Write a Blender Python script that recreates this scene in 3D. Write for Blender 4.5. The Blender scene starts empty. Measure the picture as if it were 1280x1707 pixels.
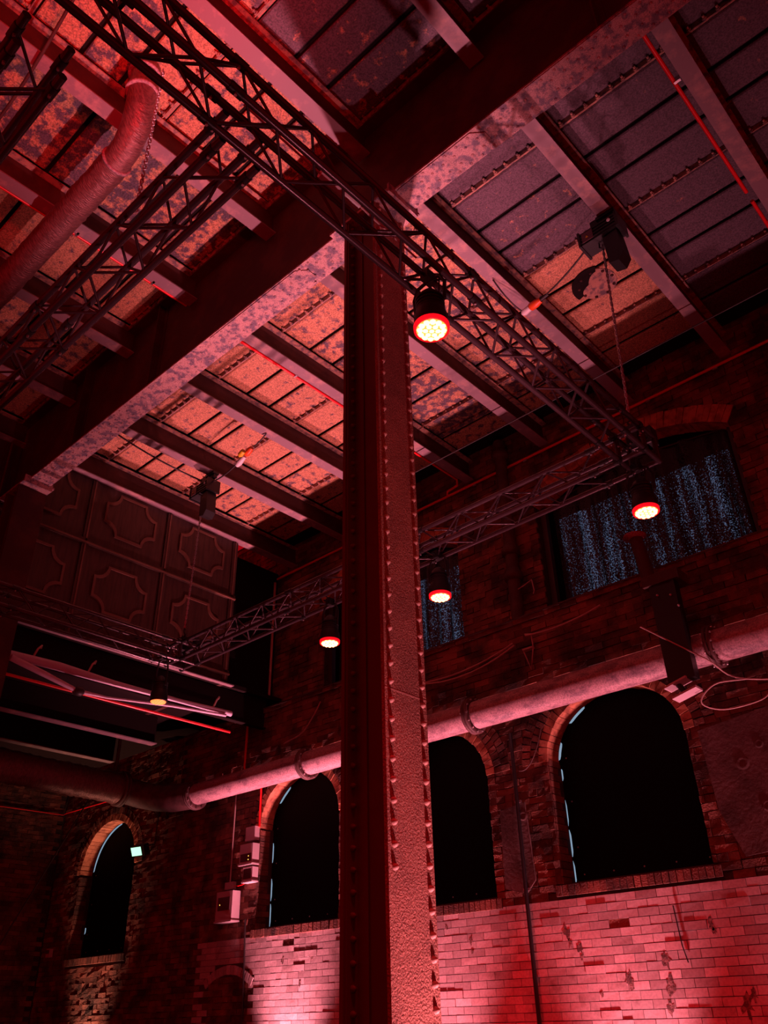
import bpy, bmesh, math, random
from mathutils import Vector, Matrix
random.seed(7)
S = bpy.context.scene
C = S.collection
ZO = 1.6            # the photographer's eye height: heights below are written relative to the eye, the floor is at -ZO
V = Vector
PI = math.pi

# ---------------------------------------------------------------- camera
cam_d = bpy.data.cameras.new('camera'); cam = bpy.data.objects.new('camera', cam_d); C.objects.link(cam)
R0 = (0.73469642, 0.67809697, -0.02014127); R1 = (0.36800051, -0.37342364, 0.8515459); R2 = (-0.56990946, 0.63303972, 0.52389304)
cam.matrix_world = Matrix(((R0[0], R1[0], -R2[0], 0), (R0[1], R1[1], -R2[1], 0), (R0[2], R1[2], -R2[2], ZO), (0, 0, 0, 1)))
cam_d.sensor_fit = 'VERTICAL'; cam_d.sensor_height = 36.0; cam_d.lens = 1390.9 / 1707 * 36.0; cam_d.clip_end = 200
S.camera = cam

# ---------------------------------------------------------------- world, exposure
W = bpy.data.worlds.new('world'); S.world = W; W.use_nodes = True
W.node_tree.nodes['Background'].inputs[0].default_value = (1.0, 0.004, 0.016, 1)
W.node_tree.nodes['Background'].inputs[1].default_value = 0.30
S.view_settings.view_transform = 'Standard'; S.view_settings.look = 'None'
S.view_settings.exposure = 0.0; S.view_settings.gamma = 1.0; S.view_settings.use_curve_mapping = False

# ---------------------------------------------------------------- the hall's floor uplights (positions; lamps are built further down)
PINK = (1.0, 0.28, 0.36)
UPLIGHTS = [  # x, y, power, half-angle deg, tilt towards -y deg, tilt towards -x deg, colour, label
    (-1.75, 8.36, 650, 46, -9, 4, PINK, 'black floor uplight at the wall foot beyond the right edge of the photo'),
    (-4.40, 8.38, 1050, 35, 7, 7, PINK, 'black floor uplight at the wall foot under the large arched window'),
    (-7.00, 8.38, 1500, 34, 7, 1, PINK, 'black floor uplight at the wall foot behind the riveted column'),
    (-9.60, 8.38, 2900, 33, 8, 0, PINK, 'black floor uplight at the wall foot below the grey switch boxes'),
    (-14.7, 8.30, 1000, 28, 3, -2, (1.0, 0.42, 0.30), 'black floor uplight at the wall foot below the narrow arched window'),
    (-3.75, 4.25, 3300, 23, 4, 3, PINK, 'black floor uplight beside the riveted column, window side'),
    (-2.45, 4.00, 600, 34, 2, 14, PINK, 'black floor uplight beside the riveted column, open floor side'),
]
RED_SPOT = 520.0

# ================================================================= helpers
class MB:
    def __init__(s): s.v = []; s.f = []; s.sm = []
    def add(s, vs, fs, smooth=False):
        n = len(s.v); s.v += [tuple(p) for p in vs]; s.f += [tuple(i + n for i in q) for q in fs]; s.sm += [smooth] * len(fs); return s
    def box(s, x0, x1, y0, y1, z0, z1):
        vs = [(x, y, z) for z in (z0, z1) for y in (y0, y1) for x in (x0, x1)]
        return s.add(vs, [(0, 2, 3, 1), (4, 5, 7, 6), (0, 1, 5, 4), (2, 6, 7, 3), (0, 4, 6, 2), (1, 3, 7, 5)])
    def obox(s, c, ax, ay, az):     # oriented box: centre and half-axis vectors
        c, ax, ay, az = V(c), V(ax), V(ay), V(az)
        vs = [c + ax * i + ay * j + az * k for k in (-1, 1) for j in (-1, 1) for i in (-1, 1)]
        return s.add(vs, [(0, 2, 3, 1), (4, 5, 7, 6), (0, 1, 5, 4), (2, 6, 7, 3), (0, 4, 6, 2), (1, 3, 7, 5)])
    def tube(s, pts, r, n=8, caps=True, smooth=True):
        pts = [V(p) for p in pts]; rs = r if isinstance(r, (list, tuple)) else [r] * len(pts)
        t0 = (pts[1] - pts[0]).normalized(); u = t0.orthogonal().normalized(); rings = []
        for i, p in enumerate(pts):
            a = pts[max(i - 1, 0)]; b = pts[min(i + 1, len(pts) - 1)]; t = (b - a)
            t = t.normalized() if t.length > 1e-9 else t0
            u = u - t * u.dot(t); u = u.normalized() if u.length > 1e-6 else t.orthogonal().normalized(); w = t.cross(u)
            rings.append([p + (u * math.cos(2 * PI * k / n) + w * math.sin(2 * PI * k / n)) * rs[i] for k in range(n)])
        vs = [q for g in rings for q in g]; fs = []
        for i in range(len(pts) - 1):
            for k in range(n): fs.append((i * n + k, i * n + (k + 1) % n, (i + 1) * n + (k + 1) % n, (i + 1) * n + k))
        s.add(vs, fs, smooth)
        if caps: s.add(rings[0], [tuple(range(n))[::-1]]); s.add(rings[-1], [tuple(range(n))])
        return s
    def lathe(s, o, axis, prof, n=16, smooth=True):   # prof: (distance along axis, radius)
        o = V(o); a = V(axis).normalized()
        pts = [o + a * d for d, _ in prof]; u = a.orthogonal().normalized(); w = a.cross(u)
        vs = []; fs = []
        for (d, r), p in zip(prof, pts): vs += [p + (u * math.cos(2 * PI * k / n) + w * math.sin(2 * PI * k / n)) * max(r, 1e-4) for k in range(n)]
        for i in range(len(prof) - 1):
            for k in range(n): fs.append((i * n + k, i * n + (k + 1) % n, (i + 1) * n + (k + 1) % n, (i + 1) * n + k))
        s.add(vs, fs, smooth); s.add(vs[:n], [tuple(range(n))[::-1]]); s.add(vs[-n:], [tuple(range(n))]); return s
    def prism(s, poly, d):           # poly: list of 3D points, d: extrusion vector
        n = len(poly); d = V(d); a = [V(p) for p in poly]; b = [p + d for p in a]
        s.add(a + b, [tuple(range(n))[::-1], tuple(range(n, 2 * n))] + [(k, (k + 1) % n, n + (k + 1) % n, n + k) for k in range(n)]); return s
    def ring(s, outer, inner, d):    # extruded closed band between two outlines with the same number of points
        n = len(outer); d = V(d); o = [V(p) for p in outer]; i = [V(p) for p in inner]
        vs = o + i + [p + d for p in o] + [p + d for p in i]; fs = []
        for k in range(n):
            m = (k + 1) % n
            fs += [(k, m, n + m, n + k), (2 * n + k, 3 * n + k, 3 * n + m, 2 * n + m), (k, 2 * n + k, 2 * n + m, m), (n + k, n + m, 3 * n + m, 3 * n + k)]
        return s.add(vs, fs)
    def dome(s, p, nrm, r, h=None, n=8):
        h = h or r * .75; a = V(nrm).normalized()
        return s.lathe(V(p), a, [(-.002, r), (0, r), (h * .6, r * .78), (h * .92, r * .4), (h, r * .05)], n)
    def mesh(s, name, mat):
        m = bpy.data.meshes.new(name); m.from_pydata(s.v, [], s.f); m.materials.append(mat)
        m.polygons.foreach_set('use_smooth', s.sm)
        bm = bmesh.new(); bm.from_mesh(m); bmesh.ops.recalc_face_normals(bm, faces=bm.faces); bm.to_mesh(m); bm.free(); m.update(); return m
    def build(s, name, mat, parent=None):
        o0 = worg(parent); s.v = [(x - o0.x, y - o0.y, z - o0.z) for x, y, z in s.v]
        return link(name, s.mesh(name, mat), parent)
def worg(o):
    p = V((0, 0, 0))
    while o: p += o.location; o = o.parent
    return p
def link(name, data, parent=None, loc=None):
    o = bpy.data.objects.new(name, data); C.objects.link(o); o.parent = parent
    if loc is not None: o.location = V(loc) - worg(parent)
    return o
def tag(o, label=None, cat=None, group=None, kind=None):
    for k, v in (('label', label), ('category', cat), ('group', group), ('kind', kind)):
        if v: o[k] = v
    return o
def thing(name, loc, label, cat, group=None):
    o = bpy.data.objects.new(name, None); C.objects.link(o); o.location = loc; o.empty_display_size = .1
    return tag(o, label, cat, group)
def struct(o): o['kind'] = 'structure'; return o
def sag(a, b, d, n=14):
    a, b = V(a), V(b); return [a.lerp(b, t / n) - V((0, 0, 4 * d * (t / n) * (1 - t / n))) for t in range(n + 1)]

def foil(pts, r, n=28, step=.045, seed=1):
    rnd = random.Random(seed); P = [V(p) for p in pts]; out = []; rs = []
    for a, b in zip(P[:-1], P[1:]):
        k = max(int((b - a).length / step), 1)
        for i in range(k): out.append(a.lerp(b, i / k)); rs.append(r * rnd.uniform(.955, 1.03))
    out.append(P[-1]); rs.append(r); m = MB().tube(out, rs, n)
    m.v = [(x + rnd.uniform(-.006, .006), y + rnd.uniform(-.006, .006), z + rnd.uniform(-.006, .006)) for x, y, z in m.v]; return m
# ---------------------------------------------------------------- materials (all procedural)
def mat(name, c1, rough=.6, metal=0.0, c2=None, scale=6.0, lo=.45, hi=.6, bump=0.0, bscale=60.0, vary=0.0, objcover=False, c3=None, spec=.5, stretch=None, detail=8.0, emit=None, estr=0.0, grain=0.0, gscale=110.0):
    m = bpy.data.materials.new(name); m.use_nodes = True; nt = m.node_tree; N = nt.nodes; L = nt.links
    b = N['Principled BSDF']; b.inputs['Roughness'].default_value = rough; b.inputs['Metallic'].default_value = metal
    b.inputs['Specular IOR Level'].default_value = spec
    b.inputs['Base Color'].default_value = (*c1, 1)
    geo = N.new('ShaderNodeNewGeometry'); pos = geo.outputs['Position']
    if stretch:
        mp = N.new('ShaderNodeMapping'); mp.inputs['Scale'].default_value = stretch; L.new(pos, mp.inputs[0]); pos = mp.outputs[0]
    col = None
    if c2:
        nz = N.new('ShaderNodeTexNoise'); nz.inputs['Scale'].default_value = scale; nz.inputs['Detail'].default_value = detail; nz.inputs['Roughness'].default_value = .65
        L.new(pos, nz.inputs['Vector'])
        mr = N.new('ShaderNodeMapRange'); mr.inputs[1].default_value = lo; mr.inputs[2].default_value = hi; L.new(nz.outputs[0], mr.inputs[0])
        if objcover:
            oi = N.new('ShaderNodeObjectInfo'); sp = N.new('ShaderNodeSeparateColor'); L.new(oi.outputs['Color'], sp.inputs[0])
            ad = N.new('ShaderNodeMath'); ad.operation = 'ADD'; L.new(nz.outputs[0], ad.inputs[0])
            sb = N.new('ShaderNodeMath'); sb.operation = 'MULTIPLY_ADD'; sb.inputs[1].default_value = .42; sb.inputs[2].default_value = -.21; L.new(sp.outputs[0], sb.inputs[0])
            L.new(sb.outputs[0], ad.inputs[1]); L.new(ad.outputs[0], mr.inputs[0])
        mx = N.new('ShaderNodeMix'); mx.data_type = 'RGBA'; mx.inputs[6].default_value = (*c1, 1); mx.inputs[7].default_value = (*c2, 1); L.new(mr.outputs[0], mx.inputs[0]); col = mx.outputs[2]
        if c3:
            n3 = N.new('ShaderNodeTexNoise'); n3.inputs['Scale'].default_value = scale * 9; n3.inputs['Detail'].default_value = 3; L.new(pos, n3.inputs['Vector'])
            r3 = N.new('ShaderNodeMapRange'); r3.inputs[1].default_value = .5; r3.inputs[2].default_value = .62; L.new(n3.outputs[0], r3.inputs[0])
            m3 = N.new('ShaderNodeMix'); m3.data_type = 'RGBA'; m3.inputs[7].default_value = (*c3, 1); L.new(col, m3.inputs[6])
            k3 = N.new('ShaderNodeMath'); k3.operation = 'MULTIPLY'; k3.inputs[1].default_value = .75; L.new(r3.outputs[0], k3.inputs[0]); L.new(k3.outputs[0], m3.inputs[0]); col = m3.outputs[2]
    if vary:
        oi2 = N.new('ShaderNodeObjectInfo'); ad2 = N.new('ShaderNodeMath'); ad2.operation = 'ADD'; L.new(oi2.outputs['Random'], ad2.inputs[0]); L.new(geo.outputs['Random Per Island'], ad2.inputs[1])
        fr = N.new('ShaderNodeMath'); fr.operation = 'FRACT'; L.new(ad2.outputs[0], fr.inputs[0])
        mr2 = N.new('ShaderNodeMapRange'); mr2.inputs[3].default_value = 1 - vary; mr2.inputs[4].default_value = 1 + vary * .6; L.new(fr.outputs[0], mr2.inputs[0])
        vm = N.new('ShaderNodeMix'); vm.data_type = 'RGBA'; vm.blend_type = 'MULTIPLY'; vm.inputs[0].default_value = 1
        if col is not None: L.new(col, vm.inputs[6])
        else: vm.inputs[6].default_value = (*c1, 1)
        L.new(mr2.outputs[0], vm.inputs[7]); col = vm.outputs[2]
    if grain:
        ng = N.new('ShaderNodeTexNoise'); ng.inputs['Scale'].default_value = gscale; ng.inputs['Detail'].default_value = 4; L.new(geo.outputs['Position'], ng.inputs['Vector'])
        rg = N.new('ShaderNodeMapRange'); rg.inputs[1].default_value = .36; rg.inputs[2].default_value = .62; rg.inputs[3].default_value = 1 - grain; rg.inputs[4].default_value = 1 + grain * .25; L.new(ng.outputs[0], rg.inputs[0])
        gm = N.new('ShaderNodeMix'); gm.data_type = 'RGBA'; gm.blend_type = 'MULTIPLY'; gm.inputs[0].default_value = 1; gm.clamp_result = False
        if col is not None: L.new(col, gm.inputs[6])
        else: gm.inputs[6].default_value = (*c1, 1)
        L.new(rg.outputs[0], gm.inputs[7]); col = gm.outputs[2]
    if col is not None: L.new(col, b.inputs['Base Color'])
    if bump:
        nb = N.new('ShaderNodeTexNoise'); nb.inputs['Scale'].default_value = bscale; nb.inputs['Detail'].default_value = 6; L.new(pos, nb.inputs['Vector'])
        bp = N.new('ShaderNodeBump'); bp.inputs['Strength'].default_value = min(bump, 1); bp.inputs['Distance'].default_value = .02 * max(bump, .3); L.new(nb.outputs[0], bp.inputs['Height']); L.new(bp.outputs[0], b.inputs['Normal'])
    if emit:
        b.inputs['Emission Color'].default_value = (*emit, 1); b.inputs['Emission Strength'].default_value = estr
    return m
M = {}
M['mortar'] = mat('mortar', (.05, .035, .03), .95, c2=(.025, .018, .016), scale=9, bump=.4, bscale=90)
M['glaze_joint'] = mat('glaze_joint', (.09, .05, .045), .9)
M['chip'] = mat('chipped_glaze', (.10, .05, .045), .9, c2=(.30, .17, .15), scale=26, lo=.46, hi=.6, bump=.5)
M['glazed'] = mat('glazed_brick', (.62, .47, .46), .32, c2=(.34, .22, .20), scale=4.0, lo=.56, hi=.75, bump=.12, bscale=22, vary=.30, grain=.15, gscale=40)
M['rough_brick'] = mat('rough_brick', (.25, .085, .055), .85, c2=(.06, .030, .024), scale=2.2, lo=.42, hi=.62, bump=.7, bscale=55, vary=.5)
M['soffit_brick'] = mat('soffit_brick', (.55, .22, .12), .85, c2=(.26, .09, .05), scale=7, bump=.3, bscale=70, vary=.12)
M['plaster'] = mat('old_plaster', (.16, .09, .085), .85, c2=(.07, .035, .03), scale=3, lo=.4, hi=.65, bump=.5, bscale=30)
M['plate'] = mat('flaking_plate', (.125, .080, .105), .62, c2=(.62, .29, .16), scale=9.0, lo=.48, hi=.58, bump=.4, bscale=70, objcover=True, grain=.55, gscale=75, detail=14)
M['plate_rim'] = mat('plate_rim_rust', (.46, .24, .17), .75, c2=(.14, .09, .10), scale=14, lo=.45, hi=.6, bump=.4)
M['groove_shade'] = mat('plate_backing_shade', (.018, .012, .012), .95, spec=.0)  # plate backing, and near-black standing in for shade at gallery and hatch
M['flange'] = mat('flaking_flange', (.50, .31, .29), .55, c2=(.17, .13, .17), scale=11, lo=.47, hi=.57, bump=.4, bscale=60, grain=.4, detail=14)
M['joist_flange'] = mat('joist_flange_paint', (.26, .18, .20), .5, c2=(.44, .27, .25), scale=5, lo=.52, hi=.66, bump=.15, bscale=40)
M['steel_shade'] = mat('shaded_steel', (.055, .016, .016), .75, c2=(.085, .024, .02), scale=3, bump=.2, bscale=40)  # dark red colour carries the shade on steel turned from the uplights
M['column_dark'] = mat('column_shaded_paint', (.11, .028, .026), .6, c2=(.15, .05, .04), scale=3, lo=.55, hi=.75, bump=.12, bscale=60)  # darker copy: shade on the sides away from the uplight
M['column_face'] = mat('column_lit_rough_paint', (.46, .20, .14), .7, c2=(.34, .14, .10), scale=5, lo=.4, hi=.65, bump=1.0, bscale=95, grain=.45, gscale=90)  # lighter copy: the uplit side has its light put into the paint
M['rivet'] = mat('rivet_lit_paint', (.46, .26, .21), .5)
M['truss'] = mat('black_truss', (.075, .048, .056), .26, metal=.5)
M['steel'] = mat('bright_steel', (.62, .58, .60), .3, metal=.9)
M['black'] = mat('black_plastic', (.012, .011, .012), .45)
M['black_metal'] = mat('black_metal', (.022, .02, .022), .35, metal=.3)
M['blackout'] = mat('blackout_board', (.0025, .002, .002), .75, spec=.1)
M['win_frame'] = mat('window_frame', (.045, .022, .028), .5)
M['leak'] = mat('daylight', (.6, .8, 1), .5, emit=(.50, .74, 1.0), estr=.42)
M['curtain'] = mat('sequin_curtain', (.010, .012, .022), .5, bump=.4, bscale=120)
def sparkle_holes(m):          # holes over an added glowing pane imitate the blue sparkle of the sequins
    nt = m.node_tree; N = nt.nodes; L = nt.links; b = N['Principled BSDF']; out = N['Material Output']
    geo = N.new('ShaderNodeNewGeometry')
    nz = N.new('ShaderNodeTexNoise'); nz.inputs['Scale'].default_value = 62; nz.inputs['Detail'].default_value = 2; L.new(geo.outputs['Position'], nz.inputs['Vector'])
    mp = N.new('ShaderNodeMapping'); mp.inputs['Scale'].default_value = (5.5, 1, .35); L.new(geo.outputs['Position'], mp.inputs[0])
    n2 = N.new('ShaderNodeTexNoise'); n2.inputs['Scale'].default_value = 2.0; n2.inputs['Detail'].default_value = 2; L.new(mp.outputs[0], n2.inputs['Vector'])
    k = N.new('ShaderNodeMapRange'); k.inputs[1].default_value = .38; k.inputs[2].default_value = .68; k.inputs[3].default_value = -.11; k.inputs[4].default_value = .05; L.new(n2.outputs[0], k.inputs[0])
    ad = N.new('ShaderNodeMath'); L.new(nz.outputs[0], ad.inputs[0]); L.new(k.outputs[0], ad.inputs[1])
    mr = N.new('ShaderNodeMapRange'); mr.inputs[1].default_value = .52; mr.inputs[2].default_value = .70; L.new(ad.outputs[0], mr.inputs[0])
    tr = N.new('ShaderNodeBsdfTransparent'); mx = N.new('ShaderNodeMixShader'); L.new(mr.outputs[0], mx.inputs[0]); L.new(b.outputs[0], mx.inputs[1]); L.new(tr.outputs[0], mx.inputs[2]); L.new(mx.outputs[0], out.inputs[0])
sparkle_holes(M['curtain'])
M['curtain_glow'] = mat('curtain_glow', (.1, .12, .2), .3, emit=(.26, .38, .70), estr=.26)  # emission added to make the curtain sparkle blue
M['pipe'] = mat('wall_pipe', (.48, .29, .31), .55, c2=(.24, .14, .17), scale=8, lo=.48, hi=.62, bump=.25, bscale=30, stretch=(.45, 1, 1), grain=.4, gscale=60, detail=14)
M['pipe_dark'] = mat('pipe_dark', (.13, .06, .06), .6, c2=(.07, .03, .03), scale=6, bump=.3)
M['duct'] = mat('foil_duct', (.30, .14, .13), .38, metal=.35, c2=(.16, .07, .07), scale=30, lo=.42, hi=.6, bump=.8, bscale=28, stretch=(3, .6, .6))
M['duct_y'] = mat('foil_duct_low', (.26, .11, .10), .38, metal=.35, c2=(.12, .05, .05), scale=30, lo=.42, hi=.6, bump=.8, bscale=28, stretch=(.6, 3, .6))
M['red'] = mat('red_conduit', (.85, .012, .02), .35, spec=.6)
M['iron'] = mat('cast_iron', (.06, .022, .02), .7, c2=(.09, .04, .03), scale=5, bump=.3)
M['wood'] = mat('dark_wood', (.085, .040, .030), .5, c2=(.045, .020, .016), scale=4, lo=.4, hi=.65, bump=.15, bscale=50, stretch=(1, 6, .6))
M['wood_edge_light'] = mat('wood_moulding_highlight', (.19, .09, .065), .3, c2=(.16, .07, .05), scale=6)  # paler, glossier wood puts the edge highlights into the colour
M['tube_lilac'] = mat('rolled_tarpaulin', (.60, .50, .62), .35, bump=.5, bscale=18)
M['grey_box'] = mat('grey_plastic', (.62, .50, .52), .4)
M['grey_dark'] = mat('smoked_plastic', (.12, .05, .06), .25)
M['rope'] = mat('pale_cable', (.55, .40, .37), .6)
M['cable'] = mat('black_cable', (.03, .02, .02), .5)
M['orange'] = mat('orange_plastic', (.8, .10, .02), .4)
M['yellow'] = mat('yellow_plastic', (.75, .5, .03), .4)
M['white'] = mat('white_plastic', (.75, .72, .72), .4)
M['green_led'] = mat('flood_glass', (.5, .9, .8), .3, emit=(.40, 1.0, .70), estr=1.2)
M['amber'] = mat('amber_led', (.8, .5, .1), .4, emit=(1, .6, .1), estr=1.5)
M['lens'] = mat('lamp_lens', (.8, .1, .05), .2, emit=(1.0, .10, .015), estr=6)
M['lens_halo_rim'] = mat('lamp_halo_rim', (.8, .02, .02), .3, emit=(1.0, .004, .012), estr=1.0)  # emissive ring imitates the red halo round a lit lens
M['lens_core'] = mat('lamp_lens_core', (.9, .6, .3), .2, emit=(1.0, .30, .10), estr=9)
M['lens_dim'] = mat('lamp_lens_dim', (.8, .2, .1), .3, emit=(1.0, .14, .03), estr=3)
M['floor'] = mat('concrete_floor', (.16, .12, .12), .6, c2=(.10, .07, .07), scale=1.5, bump=.1)
M['uplens'] = mat('uplight_lens', (.9, .7, .7), .3, emit=(1, .5, .52), estr=6)

# ================================================================= setting
D = 8.6; FL = -ZO; CZ = 7.30            # window wall plane, floor, underside of the ceiling plates
XR, XL = 3.2, -16.6
fl = struct(MB().box(XL - .4, 5, -5, D + .4, FL - .1, FL).build('floor', M['floor']))

# openings: centre, half width, sill, spring, rise
WIN = [(-4.395, .855, 1.27, 2.60, .70), (-6.995, .855, 1.22, 2.60, .70), (-9.585, .855, 1.22, 2.60, .72), (-14.73, .90, 1.12, 2.52, .84)]
UP = [(-3.61, 1.36, 4.50, 5.99, .40), (-7.725, 1.395, 4.48, 5.95, .40)]
def outline(w, e=0.0, n=18, eb=None):
    cx, h, z0, z1, r = w; eb = e if eb is None else eb
    p = [(cx - h - e, z0 - eb), (cx + h + e, z0 - eb)]
    if r > .5:
        for k in range(n + 1): a = PI * k / n; p.append((cx + (h + e) * math.cos(a), z1 + (r + e) * math.sin(a)))
    else:                              # segmental arch
        R = (h * h + r * r) / (2 * r); a0 = math.asin(h / R); cz = z1 + r - R
        for k in range(n + 1): a = a0 - 2 * a0 * k / n; p.append((cx + (R + e) * math.sin(a), cz + (R + e) * math.cos(a)))
    return p
def inside(w, x, z, e=0.0):
    cx, h, z0, z1, r = w
    if abs(x - cx) > h + e or z < z0 - min(e, .02): return False
    if z <= z1: return abs(x - cx) < h
    if r > .5: return ((x - cx) / (h + e)) ** 2 + ((z - z1) / (r + e)) ** 2 < 1
    R = (h * h + r * r) / (2 * r); cz = z1 + r - R
    return (x - cx) ** 2 + (z - cz) ** 2 < (R + e) ** 2
# wall body with the openings cut through it
cu = bpy.data.curves.new('wall_outline', 'CURVE'); cu.dimensions = '2D'; cu.fill_mode = 'BOTH'; cu.extrude = .125
def spl(pts):
    sp = cu.splines.new('POLY'); sp.points.add(len(pts) - 1)
    for q, (x, z) in zip(sp.points, pts): q.co = (x, z, 0, 1)
    sp.use_cyclic_u = True
spl([(XL, FL), (XR, FL), (XR, 7.9), (XL, 7.9)])
for w in WIN + UP: spl(outline(w, .012, 72, 0))
tmp = bpy.data.objects.new('tmp', cu); C.objects.link(tmp)
bpy.context.view_layer.update()
wm = bpy.data.meshes.new_from_object(tmp.evaluated_get(bpy.context.evaluated_depsgraph_get()))
bpy.data.objects.remove(tmp); wm.name = 'wall_back'; wm.materials.clear(); wm.materials.append(M['mortar'])
for v in wm.vertices: x, z, y = v.co; v.co = (x, D + .015 + .125 - y, z)
bm = bmesh.new(); bm.from_mesh(wm); bmesh.ops.recalc_face_normals(bm, faces=bm.faces); bm.to_mesh(wm); bm.free()
wall = struct(link('wall_back', wm))

GL_TOP, GL_L = 1.12, -11.66
CH, BL = .080, .230
def niche(x, z): return -11.45 < x < -10.50 and z < .50 + .16 * (1 - ((x + 10.975) / .48) ** 2)
def niche_ring(x, z): return -11.55 < x < -10.40 and not niche(x, z) and .30 < z < .62 + .17 * (1 - ((x + 10.975) / .58) ** 2)
holes = [(-4.62, .82), (-9.75, .98)]
brick_meshes = {}
def brick_mesh(key, m, L_, jit):
    h = CH - .006; out = []
    for i in range(6):
        r = random.Random(key * 31 + i); mb = MB(); j = lambda a: (r.random() - .5) * a
        l2 = L_ / 2 - .003; h2 = h / 2
        f = [(-l2 + j(jit), -.006 + j(jit), -h2 + j(jit)), (l2 + j(jit), -.006 + j(jit), -h2 + j(jit)), (l2 + j(jit), -.006 + j(jit), h2 + j(jit)), (-l2 + j(jit), -.006 + j(jit), h2 + j(jit))]
        b_ = [(x * 1.0, .03, z) for x, y, z in ((-l2, 0, -h2), (l2, 0, -h2), (l2, 0, h2), (-l2, 0, h2))]
        mb.add(f + b_, [(0, 1, 2, 3), (0, 4, 5, 1), (1, 5, 6, 2), (2, 6, 7, 3), (3, 7, 4, 0)]); out.append(mb.mesh('brick', m))
    return out
GB = brick_mesh(1, M['glazed'], BL, .0022)
RB = {L_: brick_mesh(int(L_ * 1000), M['rough_brick'], L_, .013) for L_ in (.230, .115)}
stuffR = MB(); stuffG = MB(); glz = []
ALLW = WIN + UP
def halfw(w, z, e):          # half width of the opening (with its arch ring) at height z
    cx, h, z0, z1, r = w
    if z < z0 - .01: return None
    if z <= z1: return h + .004
    if r > .5:
        t = (z - z1) / (r + e); return (h + e) * math.sqrt(1 - t * t) if t < 1 else None
    R = (h * h + r * r) / (2 * r); cz = z1 + r - R; q = (R + e) ** 2 - (z - cz) ** 2
    return min(math.sqrt(q), h + e * .5) if q > 0 else None
def put(mb, me, x, y, z, sx=1.0):
    mb.add([(v.co.x * sx + x, v.co.y + y, v.co.z + z) for v in me.vertices], [tuple(p.vertices) for p in me.polygons])
nrow = int((7.85 - FL) / CH)
for row in range(nrow):
    z = GL_TOP + CH / 2 + CH * (row - int((GL_TOP - FL) / CH))
    header = (row % 4 == 0)
    x = XL + (0 if row % 2 else -BL / 2) ; k = 0
    while x < XR:
        rr = random.Random(row * 1000 + k); k += 1
        zc = z; xm = x + BL / 2
        glazed = z < GL_TOP and xm > GL_L and not niche(xm, z)
        if glazed and not niche_ring(xm, z):
            bad = any(inside(w, xm + dx, z + .0, .03) for w in WIN for dx in (-.1, 0, .1))
            if not bad and not any(abs(xm - hx) < .10 and abs(z - hz) < .042 for hx, hz in holes):
                dy = rr.random() * .0015 - (.005 if rr.random() < .06 else 0)
                glz.append((xm, D + dy, z, rr.randrange(6)))
            elif not bad: put(stuffR, RB[.230][k % 6], xm, D + .010, z)
            x += BL; continue
        if niche_ring(xm, z) and z < GL_TOP and z > .30: x += BL; continue
        L_ = .115 if header else .230
        for sub in range(2 if header else 1):
            if z < -.6: continue
            xa_, xb_ = x + L_ * sub, x + L_ * (sub + 1); e = .225 if z > 4.4 else .35
            segs = [(xa_, xb_)]
            for wi, w in enumerate(ALLW):
                hw = halfw(w, z, .225 if wi > 3 else (.35 if wi < 2 else .235))
                if hw is None: continue
                l0, l1 = w[0] - hw, w[0] + hw
                segs = [q for p in segs for q in ((p[0], min(p[1], l0)), (max(p[0], l1), p[1])) if q[1] - q[0] > .03]
            for p0, p1 in segs:
                if any(abs(z - (w[2] - .06)) < .08 and abs((p0 + p1) / 2 - w[0]) < w[1] + .1 for w in WIN): continue
                put(stuffR, RB[L_][rr.randrange(6)], (p0 + p1) / 2, D + rr.random() * .014, z, (p1 - p0) / L_)
        x += BL
def campt(x, y, z):
    d = V((x, y, z)); c = V((V(R0).dot(d), V(R1).dot(d), V(R2).dot(d)))
    return (640 + 1390.9 * c.x / c.z, 853.5 - 1390.9 * c.y / c.z, d.length) if c.z > .1 else (9e9, 9e9, 9e9)
vis = []
for b_ in glz:
    px, py, dist = campt(*b_[:3]); ok = 735 < px < 1290 and py < 1725
    vis.append((dist if ok else 99, b_))
vis.sort(key=lambda t: t[0])
for i, (dd, (x, y, z, v)) in enumerate(vis):
    if i < 300 and dd < 90:
        link('brick', GB[v], wall, (x, y, z))
    elif z > -.5: put(stuffG, GB[v], x, y, z)
tag(stuffG.build('glazed_brickwork', M['glazed'], wall), kind='stuff'); tag(stuffR.build('rough_brickwork', M['rough_brick'], wall), kind='stuff')
# glazed dado joints: a pale bed standing behind the glazed bricks
MB().box(GL_L, XR, D + .010, D + .0155, -.8, GL_TOP).build('glazed_joint_bed', M['glaze_joint'], wall)
for (x, z, r_) in ((-5.27, .80, .07), (-5.24, .70, .05), (-5.13, .66, .06), (-5.12, .56, .04), (-3.68, .76, .06), (-3.66, .70, .04), (-4.62, .33, .08), (-4.20, .48, .08), (-4.19, .26, .09), (-4.23, .09, .07), (-6.55, .80, .05), (-6.54, .70, .03), (-9.44, .49, .05), (-9.22, .83, .06), (-9.80, .78, .05), (-3.50, .09, .10), (-3.42, .17, .06), (-6.9, .97, .03), (-4.95, .22, .03)):
    rr = random.Random(int(-x * 100) + int(z * 100)); poly = []
    for k in range(15): a = 2 * PI * k / 15; q = r_ * rr.uniform(.35, 1.1); poly.append((x + q * math.cos(a) * .7, D - .0075, z + q * math.sin(a) * 1.2))
    MB().prism(poly, (0, .003, 0)).build('chipped_spot', M['chip'], wall)
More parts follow.
